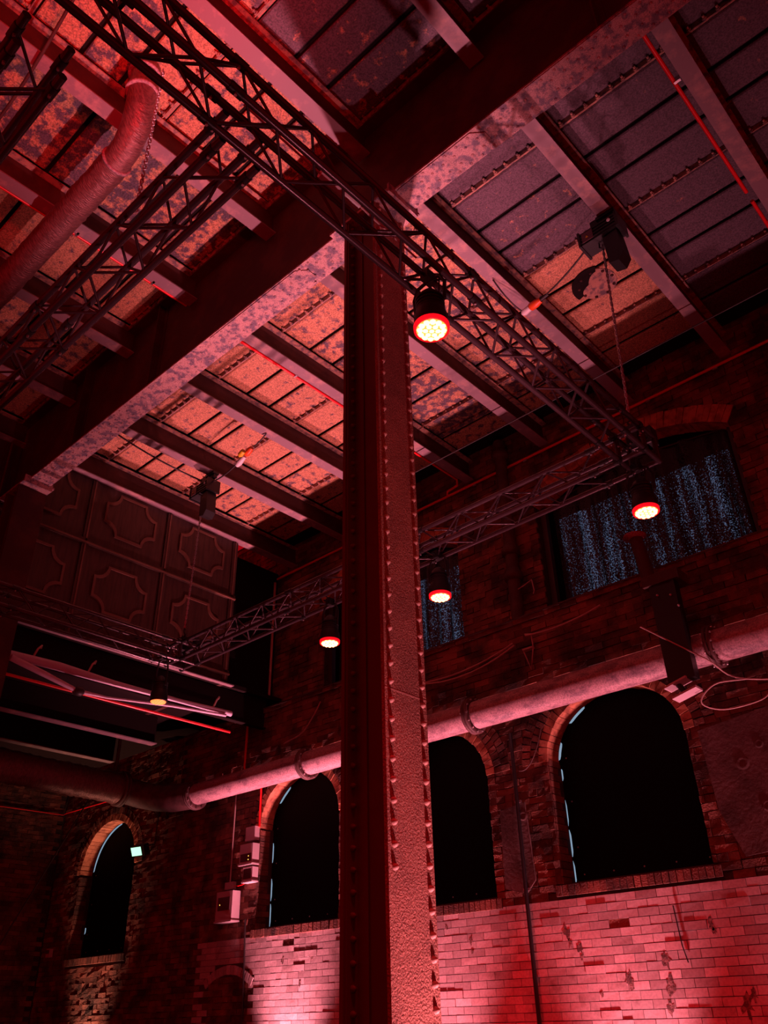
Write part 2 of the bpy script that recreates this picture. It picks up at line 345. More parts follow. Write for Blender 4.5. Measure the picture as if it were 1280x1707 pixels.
# arch rings, jamb and sill bricks
def voussoir(c, u, w, r0, r1, half, y0, y1, m, name, parent):
    # wedge between radii r0 and r1 along direction u (radial) and w (tangent)
    mb = MB(); j = lambda: (random.random() - .5) * .008
    a = [c + u * r0 - w * half * .99, c + u * r0 + w * half * .99, c + u * r1 + w * half * 1.04, c + u * r1 - w * half * 1.04]
    mb.prism([V((p.x + j(), y0 + j(), p.z + j())) for p in a], (0, y1 - y0, 0)); return mb.build(name, m, parent)
def arch(w, rings, depth=.24, th=.112, bw=.078, nm='arch_brick', xmin=-99):
    cx, h, z0, z1, r = w
    for q in range(rings):
        e = q * (th + .006); pts = outline(w, e + .004, 400)[2:]
        acc = 0; last = V((pts[0][0], 0, pts[0][1])); nxt = bw / 2; tot = sum((V(pts[i]) - V(pts[i - 1])).length for i in range(1, len(pts)))
        n = max(int(tot / bw), 4); step = tot / n; nxt = step / 2
        for i in range(1, len(pts)):
            a = V((pts[i - 1][0], 0, pts[i - 1][1])); b = V((pts[i][0], 0, pts[i][1])); seg = (b - a).length
            while acc + seg >= nxt:
                p = a.lerp(b, (nxt - acc) / seg); t = (b - a).normalized(); u = V((-t.z, 0, t.x))
                if u.z < -.01: u = -u
                if abs(u.z) < .01 and (p.x - cx) * u.x < 0: u = -u
                if u.dot(V((p.x - cx, 0, p.z - z1 + .6))) < 0: u = -u
                if p.x > xmin: voussoir(p, u, t, -.006 if q == 0 else 0, th, step / 2 - (.002 if q == 0 else .005), D - .014 + random.random() * .010, D + (depth if q == 0 else .03), M['soffit_brick'] if q == 0 else M['rough_brick'], nm, wall)
                nxt += step
            acc += seg
for i, w in enumerate(WIN): arch(w, (3, 3, 2, 2)[i], xmin=-7.1 if i == 1 else -99)
for w in UP: arch(w, 1, th=.225, bw=.08, nm='head_brick')
for w in WIN:                      # header jamb bricks showing in the left reveal, brick-on-edge sill course
    z = w[2] + .04
    while z < w[3]:
        x = w[0] - w[1]; MB().box(x - .05, x + .006 + random.random() * .006, D + .01, D + .24, z - .036, z + .036).build('jamb_brick', M['rough_brick'], wall); z += CH
    x = w[0] - w[1] - .08
    while x < w[0] + w[1] + .05:
        MB().box(x + .004, x + .072, D - .03 + random.random() * .015, D + .2, w[2] - .118, w[2] - .012).build('sill_brick', M['rough_brick'], wall); x += .078
# small segmental arch over the bricked-up niche in the dado
for k in range(13):
    a = -1 + 2 * (k + .5) / 13; x = -10.975 + a * .52; z = .50 + .17 * (1 - a * a); t = V((.52, 0, -.34 * a)).normalized(); u = V((-t.z, 0, t.x))
    if u.z < 0: u = -u
    voussoir(V((x, 0, z)), u, t, 0, .115, .038, D - .012, D + .03, M['glazed'], 'arch_brick', wall)
# patch of old plaster with two repaired spots to the right of the large window, and one by the conduit
for pts, nm in (([(-3.40, 2.55), (-2.55, 2.65), (-2.35, 1.9), (-2.5, 1.35), (-3.2, 1.30), (-3.36, 1.75)], 'plaster_patch'), ([(-5.98, 2.15), (-5.62, 2.2), (-5.58, 1.35), (-5.72, 1.22), (-6.0, 1.3)], 'plaster_patch')):
    MB().prism([(x, D - .016, z) for x, z in pts], (0, .02, 0)).build(nm, M['plaster'], wall)
for x, z, r in ((-3.02, 2.15, .06), (-2.88, 1.72, .05), (-2.82, 2.3, .04), (-5.66, 2.05, .05)):
    MB().lathe((x, D - .014, z), (0, -1, 0), [(0, r * 1.3), (.006, r), (.008, r * .8), (.003, r * .5)], 10).build('patched_hole', M['plaster'], wall)

# windows: blackout board behind the opening, daylight pane behind the board, frame bar
LEAK = [(0, [(1.00, 1.02, .0)], None)]
def window(n, w, gaps, sillgap=None):
    cx, h, z0, z1, r = w
    root = bpy.data.objects.new('window_%d' % n, None); C.objects.link(root); root.location = (cx, D + .26, z0); root['kind'] = 'structure'
    yb = D + .275
    big = outline(w, .10, 40)
    MB().prism([(x, yb + .05, z) for x, z in outline(w, .12, 30)], (0, .006, 0)).build('glow_pane', M['leak'], root)
    pts = []
    full = []
    # dense outline: bottom edge, right jamb, arch, left jamb
    nb = 24
    for k in range(nb): full.append((cx - h + 2 * h * k / nb, z0, 'b', k / nb))
    for k in range(30): full.append((cx + h, z0 + (z1 - z0) * k / 30, 'r', k / 30))
    for k in range(60): a = PI * k / 60; full.append((cx + h * math.cos(a), z1 + r * math.sin(a), 'a', k / 60))
    for k in range(60): full.append((cx - h, z1 - (z1 - z0) * k / 60, 'l', k / 60))
    for x, z, s_, t in full:
        e = .06
        for (gs, t0, t1, g) in gaps:
            if gs == s_ and t0 <= t <= t1: uu = (t - t0) / (t1 - t0); e = -g * .45 * min(1.0, .25 + 3.5 * min(uu, 1 - uu))
        dx, dz = x - cx, (z - z1 if s_ == 'a' else 0)
        if s_ == 'b': o = (x + (e if t > .5 else -e) * (abs(dx) > h * .97), z - e)
        elif s_ == 'a': l = math.hypot(dx, dz) or 1; o = (x + e * dx / l, z + e * dz / l)
        else: o = (x + e * (1 if dx > 0 else -1), z if 0 < t else z)
        pts.append(o)
    MB().prism([(x, yb, z) for x, z in pts], (0, .012, 0)).build('blackout_board', M['blackout'], root)
    MB().box(cx - h, cx + h, D + .19, D + .26, z0 - .01, z0 + .034).build('frame_bar', M['win_frame'], root)
    MB().box(cx - h, cx - h + .010, D + .19, D + .26, z0, z1).build('frame_stile', M['win_frame'], root)
    mb = MB()
    for k in range(5): mb.dome((cx - h * .85 + 2 * h * .85 * k / 4, D + .275, z0 + .11), (0, -1, 0), .010)
    for k in range(3): mb.dome((cx - h + .09, D + .275, z0 + .4 + .5 * k), (0, -1, 0), .010)
    tag(mb.build('board_screws', M['steel'], root), kind='stuff')
    return root
window(1, WIN[0], [('l', .02, .14, .045), ('l', .30, .52, .035), ('l', .54, .78, .050), ('l', .8, .99, .042), ('a', .66, .78, .030), ('a', .88, .97, .030), ('b', .70, .96, .085), ('a', .10, .16, .02)])
window(2, WIN[1], [('b', .55, .95, .10), ('r', .3, .5, .01)])
window(3, WIN[2], [('a', .70, .82, .035), ('l', .12, .34, .040), ('l', .5, .72, .045), ('l', .74, .97, .038)])
window(4, WIN[3], [('a', .55, .98, .035), ('l', .62, .70, .04)])
def curtain_window(n, w, seed):
    cx, h, z0, z1, r = w
    root = bpy.data.objects.new('window_%d' % n, None); C.objects.link(root); root.location = (cx, D + .26, z0); root['kind'] = 'structure'
    MB().prism([(x, D + .30, z) for x, z in outline(w, .08, 30)], (0, .02, 0)).build('blackout_board', M['blackout'], root)
    MB().box(cx - h * .86, cx + h * .89, D + .272, D + .276, z0 + .10, z1 - .16).build('glow_pane', M['curtain_glow'], root)  # added glowing pane, seen as blue specks through the curtain holes
    rnd = random.Random(seed); ph = [rnd.random() * 6 for _ in range(4)]
    nx, nz = 220, 14; x0, x1 = cx - h * .90, cx + h * .93; za, zb = z0 + .06, z1 + .06
    vs = []; fs = []
    for i in range(nx + 1):
        t = i / nx; x = x0 + (x1 - x0) * t
        for k in range(nz + 1):
            s_ = k / nz; amp = .022 + .018 * (1 - s_)
            y = D + .22 + amp * (math.sin(t * 62 + ph[0] + 1.5 * math.sin(t * 9 + ph[1])) * .7 + .5 * math.sin(t * 33 + ph[2] + s_ * 1.2))
            vs.append((x + .012 * math.sin(t * 50 + 3 * s_), y, za + (zb - za) * s_ + .02 * math.sin(t * 11 + ph[3]) * (1 - s_) + (.18 * (1 - (2 * t - 1) ** 2)) * s_))
    for i in range(nx):
        for k in range(nz): a = i * (nz + 1) + k; fs.append((a, a + nz + 1, a + nz + 2, a + 1))
    MB().add(vs, fs, True).build('curtain', M['curtain'], root)
    MB().tube([(x0 - .1, D + .22, zb + .02), (cx, D + .22, zb + .2), (x1 + .05, D + .22, zb + .02)], .016, 8).build('curtain_rail', M['black_metal'], root)
    MB().box(cx - h, cx - h + .08, D + .12, D + .2, z0, z1 + .02).build('frame_stile', M['win_frame'], root)
    MB().box(cx + h - .06, cx + h, D + .12, D + .2, z0, z1 + .02).build('frame_stile', M['win_frame'], root)
curtain_window(5, UP[0], 3); curtain_window(6, UP[1], 5)

# left lower wall and its brick face
wl = struct(MB().box(XL - .3, XL, -2, D + .2, FL, 4.6).build('wall_left', M['mortar']))
sb = MB()
for row in range(int((4.3 + .2) / CH)):
    z = -.1 + CH * row; y = 4.2 + (.115 if row % 2 else 0)
    while y < D - .1:
        me = RB[.230][random.randrange(6)]
        sb.add([(XL - v.co.y * 1 * -1 * -1 if False else XL + .0 - v.co.y - random.random() * .0, y + v.co.x, z + v.co.z) for v in me.vertices], [tuple(p.vertices) for p in me.polygons]); y += BL
tag(sb.build('rough_brickwork', M['rough_brick'], wl), kind='stuff')

# ceiling: backing slab, plates one by one, bolted joint strips
JX = [1.86 - 1.305 * k for k in range(10)]            # joist centre lines, right to left
JX = [1.86, .555] + [-.765, -2.045, -3.362, -4.688, -6.005, -7.25, -8.575, -9.885]
ceil = struct(MB().box(-10.4, XR, -3.4, D, CZ + .05, CZ + .12).build('ceiling', M['groove_shade']))
STR = [3.49 + 1.323 * k for k in range(-5, 4)]        # joint strips
cov = random.Random(11)
pm = {}
def plate(x0, x1, y0, y1, cover):
    key = (round(x1 - x0, 3), round(y1 - y0, 3))
    if key not in pm:
        a, b = key[0] / 2, key[1] / 2; mb = MB(); bv = .012
        mb.add([(-a, -b, .03), (a, -b, .03), (a, b, .03), (-a, b, .03), (-a, -b, bv), (a, -b, bv), (a, b, bv), (-a, b, bv), (-a + bv, -b + bv, 0), (a - bv, -b + bv, 0), (a - bv, b - bv, 0), (-a + bv, b - bv, 0)],
               [(0, 1, 2, 3), (0, 4, 5, 1), (1, 5, 6, 2), (2, 6, 7, 3), (3, 7, 4, 0), (4, 8, 9, 5), (5, 9, 10, 6), (6, 10, 11, 7), (7, 11, 8, 4), (8, 11, 10, 9)]); pm[key] = mb.mesh('ceiling_plate', M['plate'])
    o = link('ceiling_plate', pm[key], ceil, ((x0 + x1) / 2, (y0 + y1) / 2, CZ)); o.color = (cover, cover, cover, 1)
for i in range(len(JX) - 1):
    xa, xb = JX[i + 1] + .05, JX[i] - .05
    for j, ys in enumerate(STR):
        cuts = [ys, ys + .48, ys + .87, ys + 1.323]
        for q in range(3):
            y0, y1 = cuts[q] + (.05 if q == 0 else .022), cuts[q + 1] - .022
            if y1 > D: continue
            ym = (y0 + y1) / 2; xm = (xa + xb) / 2
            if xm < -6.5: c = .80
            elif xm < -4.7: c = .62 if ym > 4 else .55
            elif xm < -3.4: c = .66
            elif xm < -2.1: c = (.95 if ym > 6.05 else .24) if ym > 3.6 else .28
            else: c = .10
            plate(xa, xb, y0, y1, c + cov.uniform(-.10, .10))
        y = ys; mb = MB().box(xa, xb, y - .012, y + .030, CZ - .010, CZ + .04); mb.box(xa, xb, y - .016, y - .008, CZ - .05, CZ + .02)
        st = mb.build('joint_strip', M['plate_rim'], ceil)
        mb = MB(); n = 9
        for k in range(n):
            x = xa + (xb - xa) * (k + .5) / n + random.uniform(-.01, .01)
            mb.lathe((x, y - .012, CZ - .028), (0, -1, 0), [(0, .022), (.018, .022), (.020, .012), (.045, .012)], 6, False)
        tag(mb.build('bolts', M['plate_rim'], st), kind='stuff')

# ================================================================= steelwork
MBY0, MBY1, MBZ = 3.48, 3.745, 5.96                   # main girder
g = thing('main_girder', (-3.3, 3.61, MBZ), 'deep riveted main girder crossing the ceiling on top of the column', 'girder')
MB().box(-10.2, XR, MBY0, MBY1, MBZ, MBZ + .022).build('bottom_flange', M['flange'], g)
MB().box(-10.2, XR, 3.60, 3.62, MBZ + .02, CZ - .06).build('web', M['steel_shade'], g)
MB().box(-10.2, XR, 3.50, 3.60, MBZ + .02, MBZ + .036).box(-10.2, XR, 3.586, 3.60, MBZ + .03, MBZ + .14).box(-10.2, XR, 3.62, 3.72, MBZ + .02, MBZ + .036).box(-10.2, XR, 3.62, 3.634, MBZ + .03, MBZ + .14).build('flange_angle', M['steel_shade'], g)
MB().box(-10.2, XR, 3.48, 3.74, CZ - .075, CZ - .056).build('top_flange', M['steel_shade'], g)
for a, b in ((-5.55, -4.08), (-3.0, -2.05)):
    def cp(x0, x1): return [(x0 + .10, MBY0 + .01, MBZ), (x0, MBY0 + .09, MBZ), (x0, MBY1 - .09, MBZ), (x0 + .10, MBY1 - .01, MBZ), (x1 - .10, MBY1 - .01, MBZ), (x1, MBY1 - .09, MBZ), (x1, MBY0 + .09, MBZ), (x1 - .10, MBY0 + .01, MBZ)]
    MB().prism(cp(a, b), (0, 0, -.014)).build('cover_plate', M['flange'], g)
MB().box(-1.62, XR, MBY0 + .004, MBY1 - .004, MBZ - .014, MBZ).build('cover_plate', M['flange'], g)
mb = MB(); x = -9.2
while x < 1.5:
    if not -3.6 < x < -2.98:
        zz = MBZ - (.014 if (-5.5 < x < -4.1 or -2.95 < x < -2.1 or x > -1.6) else 0)
        for q, y in enumerate((3.512, 3.568, 3.657, 3.713)):
            mb.dome((x + (.055 if q in (1, 2) else 0), y, zz), (0, 0, -1), .014, .011, 6)
    x += .115
tag(mb.build('rivets', M['flange'], g), kind='stuff')
for x in (-6.6, -8.2, -1.0): MB().box(x - .05, x + .05, 3.60 - .012, 3.60, MBZ + .03, CZ - .03).box(x - .006, x + .006, 3.50, 3.60, MBZ + .03, CZ - .03).build('stiffener', M['steel_shade'], g)

ordn = ['first', 'second', 'third', 'fourth', 'fifth', 'sixth', 'seventh', 'eighth', 'ninth', 'tenth']
far_l = {0: None, 1: None, 2: 'dark steel joist with a red conduit clipped alongside, nearest the right edge', 3: 'steel joist holding the chain hoist above the curtained window', 4: 'steel joist running over the column head towards the wall', 5: 'steel joist seen just left of the column head',
         6: 'steel joist with a red conduit alongside, left of the column', 7: 'steel joist with cable plugs hanging beside it, left of the column', 8: 'steel joist holding the chain hoist left of the column', 9: 'pale-edged steel joist directly above the dark wood panelling'}
near_l = {0: None, 1: None, 2: None, 3: 'short steel joist flange at the top middle of the photo', 4: 'steel joist above the long lighting truss, near side of the girder', 5: 'steel joist crossing above the two trusses at upper left', 6: 'steel joist with the bright red conduit at upper left',
          7: 'dark steel joist left of the bright red conduit at upper left', 8: 'dark steel joist near the left edge, beyond the insulated duct', 9: None}
def joist(x, y0, y1, label, side):
    t = thing('steel_joist', (x, (y0 + y1) / 2, 6.9), label, 'joist', 'steel roof joists')
    MB().box(x - .075, x + .075, y0, y1, 6.9, 6.914).build('bottom_flange', M['joist_flange'], t)
    MB().box(x - .008, x + .008, y0, y1, 6.91, CZ - .062).build('web', M['steel_shade'], t)
    MB().box(x - .085, x + .085, y0, y1, CZ - .066, CZ - .054).build('top_flange', M['plate_rim'], t)
    if y0 > 3.6:
        MB().box(x + .009, x + .075, 3.64, 3.655, 6.93, CZ - .05).build('end_cleat', M['steel_shade'], t)
    return t
for i, x in enumerate(JX):
    fl_ = far_l.get(i) or '%s dark steel joist beyond the upper right corner of the photo' % ordn[i]
    joist(x, 3.645, D, fl_, 1)
    nl = near_l.get(i) or '%s steel joist line from the right, near side of the main girder' % ordn[i]
    joist(x, -3.2, 3.575, nl, 0)

def column(x1, label, dark=False):
    x0 = x1 - .355; ya, yb = 3.425, 3.795; top = MBZ - .03
    t = thing('riveted_column', ((x0 + x1) / 2, 3.61, FL), label, 'column')
    MB().box(x1 - .026, x1, ya, yb, FL, top).build('face_plate', M['steel_shade' if dark else 'column_face'], t)  # the left column's face takes the dark copy, shade put into its colour
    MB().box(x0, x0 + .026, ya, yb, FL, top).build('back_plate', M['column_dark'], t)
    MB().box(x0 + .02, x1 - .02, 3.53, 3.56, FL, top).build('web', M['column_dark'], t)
    MB().box(x0 + .026, x0 + .04, ya + .012, 3.53, FL, top).box(x0 + .03, x0 + .12, 3.517, 3.53, FL, top).build('angle', M['column_dark'], t)
    MB().box(x1 - .04, x1 - .026, ya + .012, 3.53, FL, top).box(x1 - .12, x1 - .03, 3.517, 3.53, FL, top).build('angle', M['column_dark'], t)
    MB().box(x0 - .10, x1 + .10, ya - .08, yb + .08, FL, FL + .04).build('base_plate', M['column_dark'], t)
    MB().box(x0 - .18, x1 + .18, ya - .005, yb + .005, top, MBZ - .002).build('cap_plate', M['flange'], t)
    MB().box(x1 + .165, x1 + .185, ya - .02, yb - .02, MBZ - .075, MBZ + .03).build('cap_angle', M['flange'], t)
    return t
col = column(-3.11, 'tall riveted steel column with a rough lit face, centre of the hall')
me = MB().dome((0, 0, 0), (1, 0, 0), .019, .026, 10).mesh('rivet', M['rivet']); me2 = MB().dome((0, 0, 0), (1, 0, 0), .019, .026, 10).mesh('rivet', M['column_dark'])  # pale rivets for the lit face, dark copies for the shaded side
z = -.42; k = 0
while z < 5.9:
    if z > .62: link('rivet', me, col, (-3.11, 3.425 + .048, z))
    link('rivet', me, col, (-3.11, 3.795 - .042, z + .03))
    link('rivet', me2, col, (-3.465 + .04, 3.425 + .055, z + .02)); z += .112
MB().box(-3.112, -3.1085, 3.425, 3.795, 1.66, 1.668).build('plate_seam', M['rivet'], col)
column(-9.28, 'dark riveted column at the left edge carrying the girder end', True)

# ================================================================= lighting trusses
CHR, BRR, TW, TZ = .0245, .0095, .12, 4.20
bar_mesh = {}
def bar(p, q):
    d = V(q) - V(p); key = tuple(round(c, 3) for c in d)
    if key not in bar_mesh: bar_mesh[key] = MB().tube([V((0, 0, 0)), d], BRR, 6).mesh('brace', M['truss'])
    return bar_mesh[key]
def truss(a, b, label, nodes0=0.0):
    a, b = V(a), V(b); d = (b - a).normalized(); Ln = (b - a).length; s_ = V((0, 0, 1)).cross(d); up = V((0, 0, 1))
    t = thing('lighting_truss', (a + b) / 2, label, 'truss', 'black square lighting trusses')
    cor = {(i, k): s_ * i * TW + up * k * TW for i in (-1, 1) for k in (-1, 1)}
    for c in cor.values(): MB().tube([a + c, b + c], CHR, 10).build('chord', M['truss'], t)
    faces = [((-1, -1), (1, -1)), ((1, -1), (1, 1)), ((1, 1), (-1, 1)), ((-1, 1), (-1, -1))]
    n = int((Ln - nodes0) / .5)
    for fi, (p, q) in enumerate(faces):
        off = .25 if fi % 2 else 0
        for k in range(n):
            s0 = nodes0 + .5 * k + off
            for e0, e1, u, v in ((s0, s0 + .25, p, q), (s0 + .25, s0 + .5, q, p)):
                if e1 > Ln: continue
                A = a + d * e0 + cor[u]; B = a + d * e1 + cor[v]
                link('brace', bar(A, B), t, A)
    k = nodes0 + .02
    while k < Ln:        # bolted couplers on the chords every two metres
        for c in cor.values():
            MB().tube([a + d * (k - .045) + c, a + d * (k + .045) + c], CHR + .006, 10).build('coupler', M['black_metal'], t)
            MB().tube([a + d * k + c - up * .045, a + d * k + c - up * .0], .009, 6).build('coupler_pin', M['steel'], t)
        k += 2.0
    return t
TAX, TCY, TBX, TDY, TEY = -2.31, 5.855, -8.90, 1.625, .62
truss((TAX, 5.70, TZ), (TAX, -2.4, TZ), 'long black lighting truss crossing the photo in front of the column head', .30)
truss((TAX - .15, TCY, TZ - .01), (TBX + .15, TCY, TZ - .01), 'black lighting truss parallel to the window wall, passing behind the column', .2)
truss((TBX, TCY - .15, TZ - .01), (TBX, -1.0, TZ - .01), 'black lighting truss in front of the wood panelling at left', .2)
truss((TAX - .15, TDY, TZ), (TBX + .15, TDY, TZ), 'black lighting truss at upper left running down to the left edge', .1)
truss((-2.76, TEY, TZ), (TBX, TEY, TZ), 'short lighting truss end in the top left corner', .1)
def corner(x, y, label):
    t = thing('truss_corner', (x, y, TZ), label, 'truss corner', 'truss corner blocks')
    w = .135; mb = MB()
    for i in (-1, 1):
        for k in (-1, 1):
            mb.tube([(x - w, y + i * TW, TZ + k * TW), (x + w, y + i * TW, TZ + k * TW)], CHR, 8); mb.tube([(x + i * TW, y - w, TZ + k * TW), (x + i * TW, y + w, TZ + k * TW)], CHR, 8); mb.tube([(x + i * TW, y + k * TW, TZ - TW), (x + i * TW, y + k * TW, TZ + TW)], CHR, 8)
    mb.build('frame', M['truss'], t)
    MB().box(x - .05, x + .05, y - .05, y + .05, TZ + .06, TZ + .24).build('hoist_bracket', M['black_metal'], t)
    mb = MB()
    for i in (-1, 1):
        for k in (-1, 1): mb.tube([(x + i * .12, y - .17, TZ + k * .12), (x + i * .12, y - .13, TZ + k * .12)], .036, 8); mb.tube([(x - .17, y + i * .12, TZ + k * .12), (x - .13, y + i * .12, TZ + k * .12)], .036, 8)
    mb.build('spigots', M['black_metal'], t)
    mb = MB()
    for q in range(14): mb.dome((x + random.uniform(-.15, .15), y - .15, TZ + random.uniform(-.14, .14)), (0, -1, -.4), .009, .02, 6)
    tag(mb.build('bolt_heads', M['steel'], t), kind='stuff')
    for q in (-1, 1): MB().box(x + q * .09 - .03, x + q * .09 + .03, y + .10, y + .22, TZ + .10, TZ + .26).build('clamp', M['black'], t)
corner(TAX, TCY, 'black truss corner block in front of the curtained window')
corner(TBX, TCY - .005, 'black truss corner block in front of the wood panelling')

# chain hoists
def hoist(x, y, ztop, ztruss, xt, yt, label, jx):
    t = thing('chain_hoist', (x, y, ztop), label, 'hoist', 'chain hoists')
    MB().box(min(jx, x) - .09, max(jx, x) + .09, y - .03, y + .03, ztop - .03, 6.905).box(jx - .10, jx + .10, y - .05, y + .05, 6.86, 6.899).build('beam_clamp', M['black'], t)
    b = MB(); zc = ztop - .16
    b.obox((x, y, zc), (.20, 0, 0), (0, .095, 0), (0, 0, .085)); body = b.build('motor_body', M['black'], t)
    for s_ in (-1, 1): MB().obox((x + s_ * .205, y, zc), (.012, 0, 0), (0, .11, 0), (0, 0, .10)).build('end_plate', M['black_metal'], body)
    mb = MB()
    for k in range(4): mb.box(x - .19, x + .19, y - .105, y - .094, zc - .06 + k * .04, zc - .05 + k * .04)
    mb.build('cooling_fins', M['black_metal'], body)
    MB().box(x - .17, x - .05, y - .112, y - .106, zc - .07, zc + .05).build('rating_plate', M['grey_dark'], body)
    MB().prism([(x - .13, y - .114, zc - .03), (x - .10, y - .114, zc - .03), (x - .115, y - .114, zc)], (0, -.002, 0)).build('warning_triangle', M['yellow'], body)
    MB().dome((x + .13, y - .108, zc + .03), (0, -1, -.3), .02, .006, 12).build('inspection_sticker', M['white'], body)
    MB().prism([(x + .02, y - .07, zc - .12), (x + .17, y - .07, zc - .10), (x + .19, y - .07, zc - .42), (x + .13, y - .07, zc - .50), (x + .03, y - .07, zc - .47)], (0, .16, 0)).build('chain_bag', M['black'], t)
    mb = MB()
    for q in (-1, 0, 1): mb.tube([(x + q * .05, y, zc - .08), (x + q * .055, y, zc - .13), (x + q * .04, y, zc - .15)], .008, 6)
    mb.build('chain_guide', M['black_metal'], t)
    a = V((x - .02, y, zc - .12)); c = V((xt, yt, ztruss)); n = int((c - a).length / .034); d = (c - a).normalized(); u = d.orthogonal().normalized(); w = d.cross(u)
    mb = MB()
    for k in range(n):
        p = a.lerp(c, (k + .5) / n); e = u if k % 2 else w
        for s_ in (-1, 1): mb.obox(p + e * .0075 * s_, d * .020, e * .0045, e.cross(d) * .0045)
        for s_ in (-1, 1): mb.obox(p + d * .0185 * s_, d * .0045, e * .010, e.cross(d) * .0045)
    tag(mb.build('chain', M['steel'], t), kind='stuff')
    MB().tube([c + V((0, 0, .0)), c + V((0, 0, -.06)), c + V((.03, 0, -.1)), c + V((0, 0, -.14)), c + V((-.03, 0, -.1))], .012, 8).build('hook', M['black_metal'], t)
hoist(-2.13, 5.72, 6.83, 4.60, TAX, TCY, 'black chain hoist with chain bag hanging near the right joist', JX[3])
hoist(-8.72, 5.80, 6.83, 4.58, TBX, TCY - .01, 'black chain hoist with chain bag hanging left of the column', JX[8])

# stage lamps
def lamp(x, y, zl, label, glow=1.0, up=False, tilt=(0, 0), power=RED_SPOT, spread=112):
    t = thing('stage_lamp', (x, y, zl), label, 'stage lamp', 'red stage lamps')
    ax = V((tilt[0], tilt[1], -1)).normalized() if not up else V((tilt[0], tilt[1], 1)).normalized()
    o = V((x, y, zl)); top = o - ax * .30
    MB().lathe(o, -ax, [(-.012, .098), (0, .105), (.03, .108), (.10, .104), (.12, .095), (.20, .088), (.27, .07), (.30, .045), (.32, .02)], 24).build('housing', M['black'], t)
    mb = MB()
    for k in range(4): mb.lathe(o - ax * (.13 + k * .03), -ax, [(0, .094), (.012, .094)], 24)
    mb.build('cooling_fins', M['black_metal'], t)
    if glow > 0:
        ln = MB().lathe(o, ax, [(.010, .097), (.016, .095), (.024, .06), (.028, .001)], 24).build('lens', M['lens'] if glow > .5 else M['lens_dim'], t)
        MB().lathe(o, -ax, [(-.016, .096), (-.016, .110), (.014, .112), (.014, .096)], 28).build('lens_halo_rim', M['lens_halo_rim'] if glow > .5 else M['black_metal'], t)  # rim glows in place of a halo; plain metal on the dim lamp
        mb = MB(); u = ax.orthogonal().normalized(); w = ax.cross(u)
        for ring, cnt in ((.0, 1), (.038, 6), (.072, 12)):
            for k in range(cnt):
                a = 2 * PI * k / cnt; mb.dome(o + ax * .018 + (u * math.cos(a) + w * math.sin(a)) * ring, ax, .021, .016, 8)
        tag(mb.build('led_cells', M['lens_core'] if glow > .5 else M['lens_dim'], ln), kind='stuff')
    c = o - ax * .17; zt = TZ - TW - .03 if not up else c.z - .25; sgn = 1
    s_ = V((1, 0, 0)); hook = V((x, y, zt))
    MB().tube([c + s_ * .115, c + s_ * .125 + (hook - c) * .6, c + s_ * .09 + (hook - c) * .93, hook, c - s_ * .09 + (hook - c) * .93, c - s_ * .125 + (hook - c) * .6, c - s_ * .115], .012, 6).build('yoke', M['black_metal'], t)
    MB().box(x - .03, x + .03, y - .045, y + .045, zt - .01, zt + .07).tube([(x, y - .04, zt + .03), (x, y - .10, zt + .02)], .010, 6).build('clamp', M['black_metal'], t)
    MB().tube(sag((x + .05, y + .05, zt + .06), c + V((.02, .05, .12)), .10), .006, 6).build('power_lead', M['cable'], t)
    if power:
        ld = bpy.data.lights.new('stage_lamp_light', 'SPOT'); ld.energy = power; ld.color = (1, .012, .02); ld.spot_size = math.radians(spread); ld.spot_blend = .7; ld.shadow_soft_size = .08
        lo = bpy.data.objects.new('lamp_beam', ld); C.objects.link(lo); lo.parent = t; lo.location = ax * .05; lo.rotation_euler = ax.to_track_quat('-Z', 'Y').to_euler()
    return t
lamp(TAX + .02, 3.02, 3.64, 'glowing red stage lamp on the long truss beside the column head', power=160, spread=60)
lamp(TAX - .06, TCY + .06, 3.63, 'glowing red stage lamp in front of the curtained window', power=90, spread=84)
lamp(-4.62, TCY + .08, 3.62, 'glowing red stage lamp hanging just right of the column')
lamp(-6.19, TCY + .08, 3.60, 'dimmer red stage lamp hanging just left of the column', .9)
lamp(TBX + .05, 5.55, 3.50, 'small dark stage lamp below the truss by the wood panelling', .3, power=60)
lamp(TAX - .02, .80, 4.72, 'dark stage lamp on the long truss at the top edge, aimed at the ceiling', .0, up=True, tilt=(-.55, -.1), power=330)

# floor uplights
for (x, y, pw, ha, ty, tx, colr, label) in UPLIGHTS:
    t = thing('floor_uplight', (x, y, FL), label, 'uplight', 'floor uplights')
    ax = V((-math.tan(math.radians(tx)), -math.tan(math.radians(ty)), 1)).normalized(); o = V((x, y, FL + .14))
    MB().lathe(o - ax * .10, ax, [(0, .06), (.02, .085), (.14, .10), (.16, .10), (.165, .085)], 20).build('housing', M['black'], t)
    MB().lathe(o + ax * .058, ax, [(0, .084), (.008, .08)], 20).build('lens', M['uplens'], t)
    MB().box(x - .13, x + .13, y - .05, y + .05, FL, FL + .012).tube([(x - .12, y, FL + .01), (x - .12, y, FL + .14)], .01, 6).tube([(x + .12, y, FL + .01), (x + .12, y, FL + .14)], .01, 6).build('bracket', M['black_metal'], t)
    ld = bpy.data.lights.new('uplight_light', 'SPOT'); ld.energy = pw; ld.color = colr; ld.spot_size = math.radians(2 * ha); ld.spot_blend = 1.0; ld.shadow_soft_size = .05
    lo = bpy.data.objects.new('uplight_beam', ld); C.objects.link(lo); lo.parent = t; lo.location = o + ax * .09 - V((x, y, FL)); lo.rotation_euler = ax.to_track_quat('-Z', 'Y').to_euler()

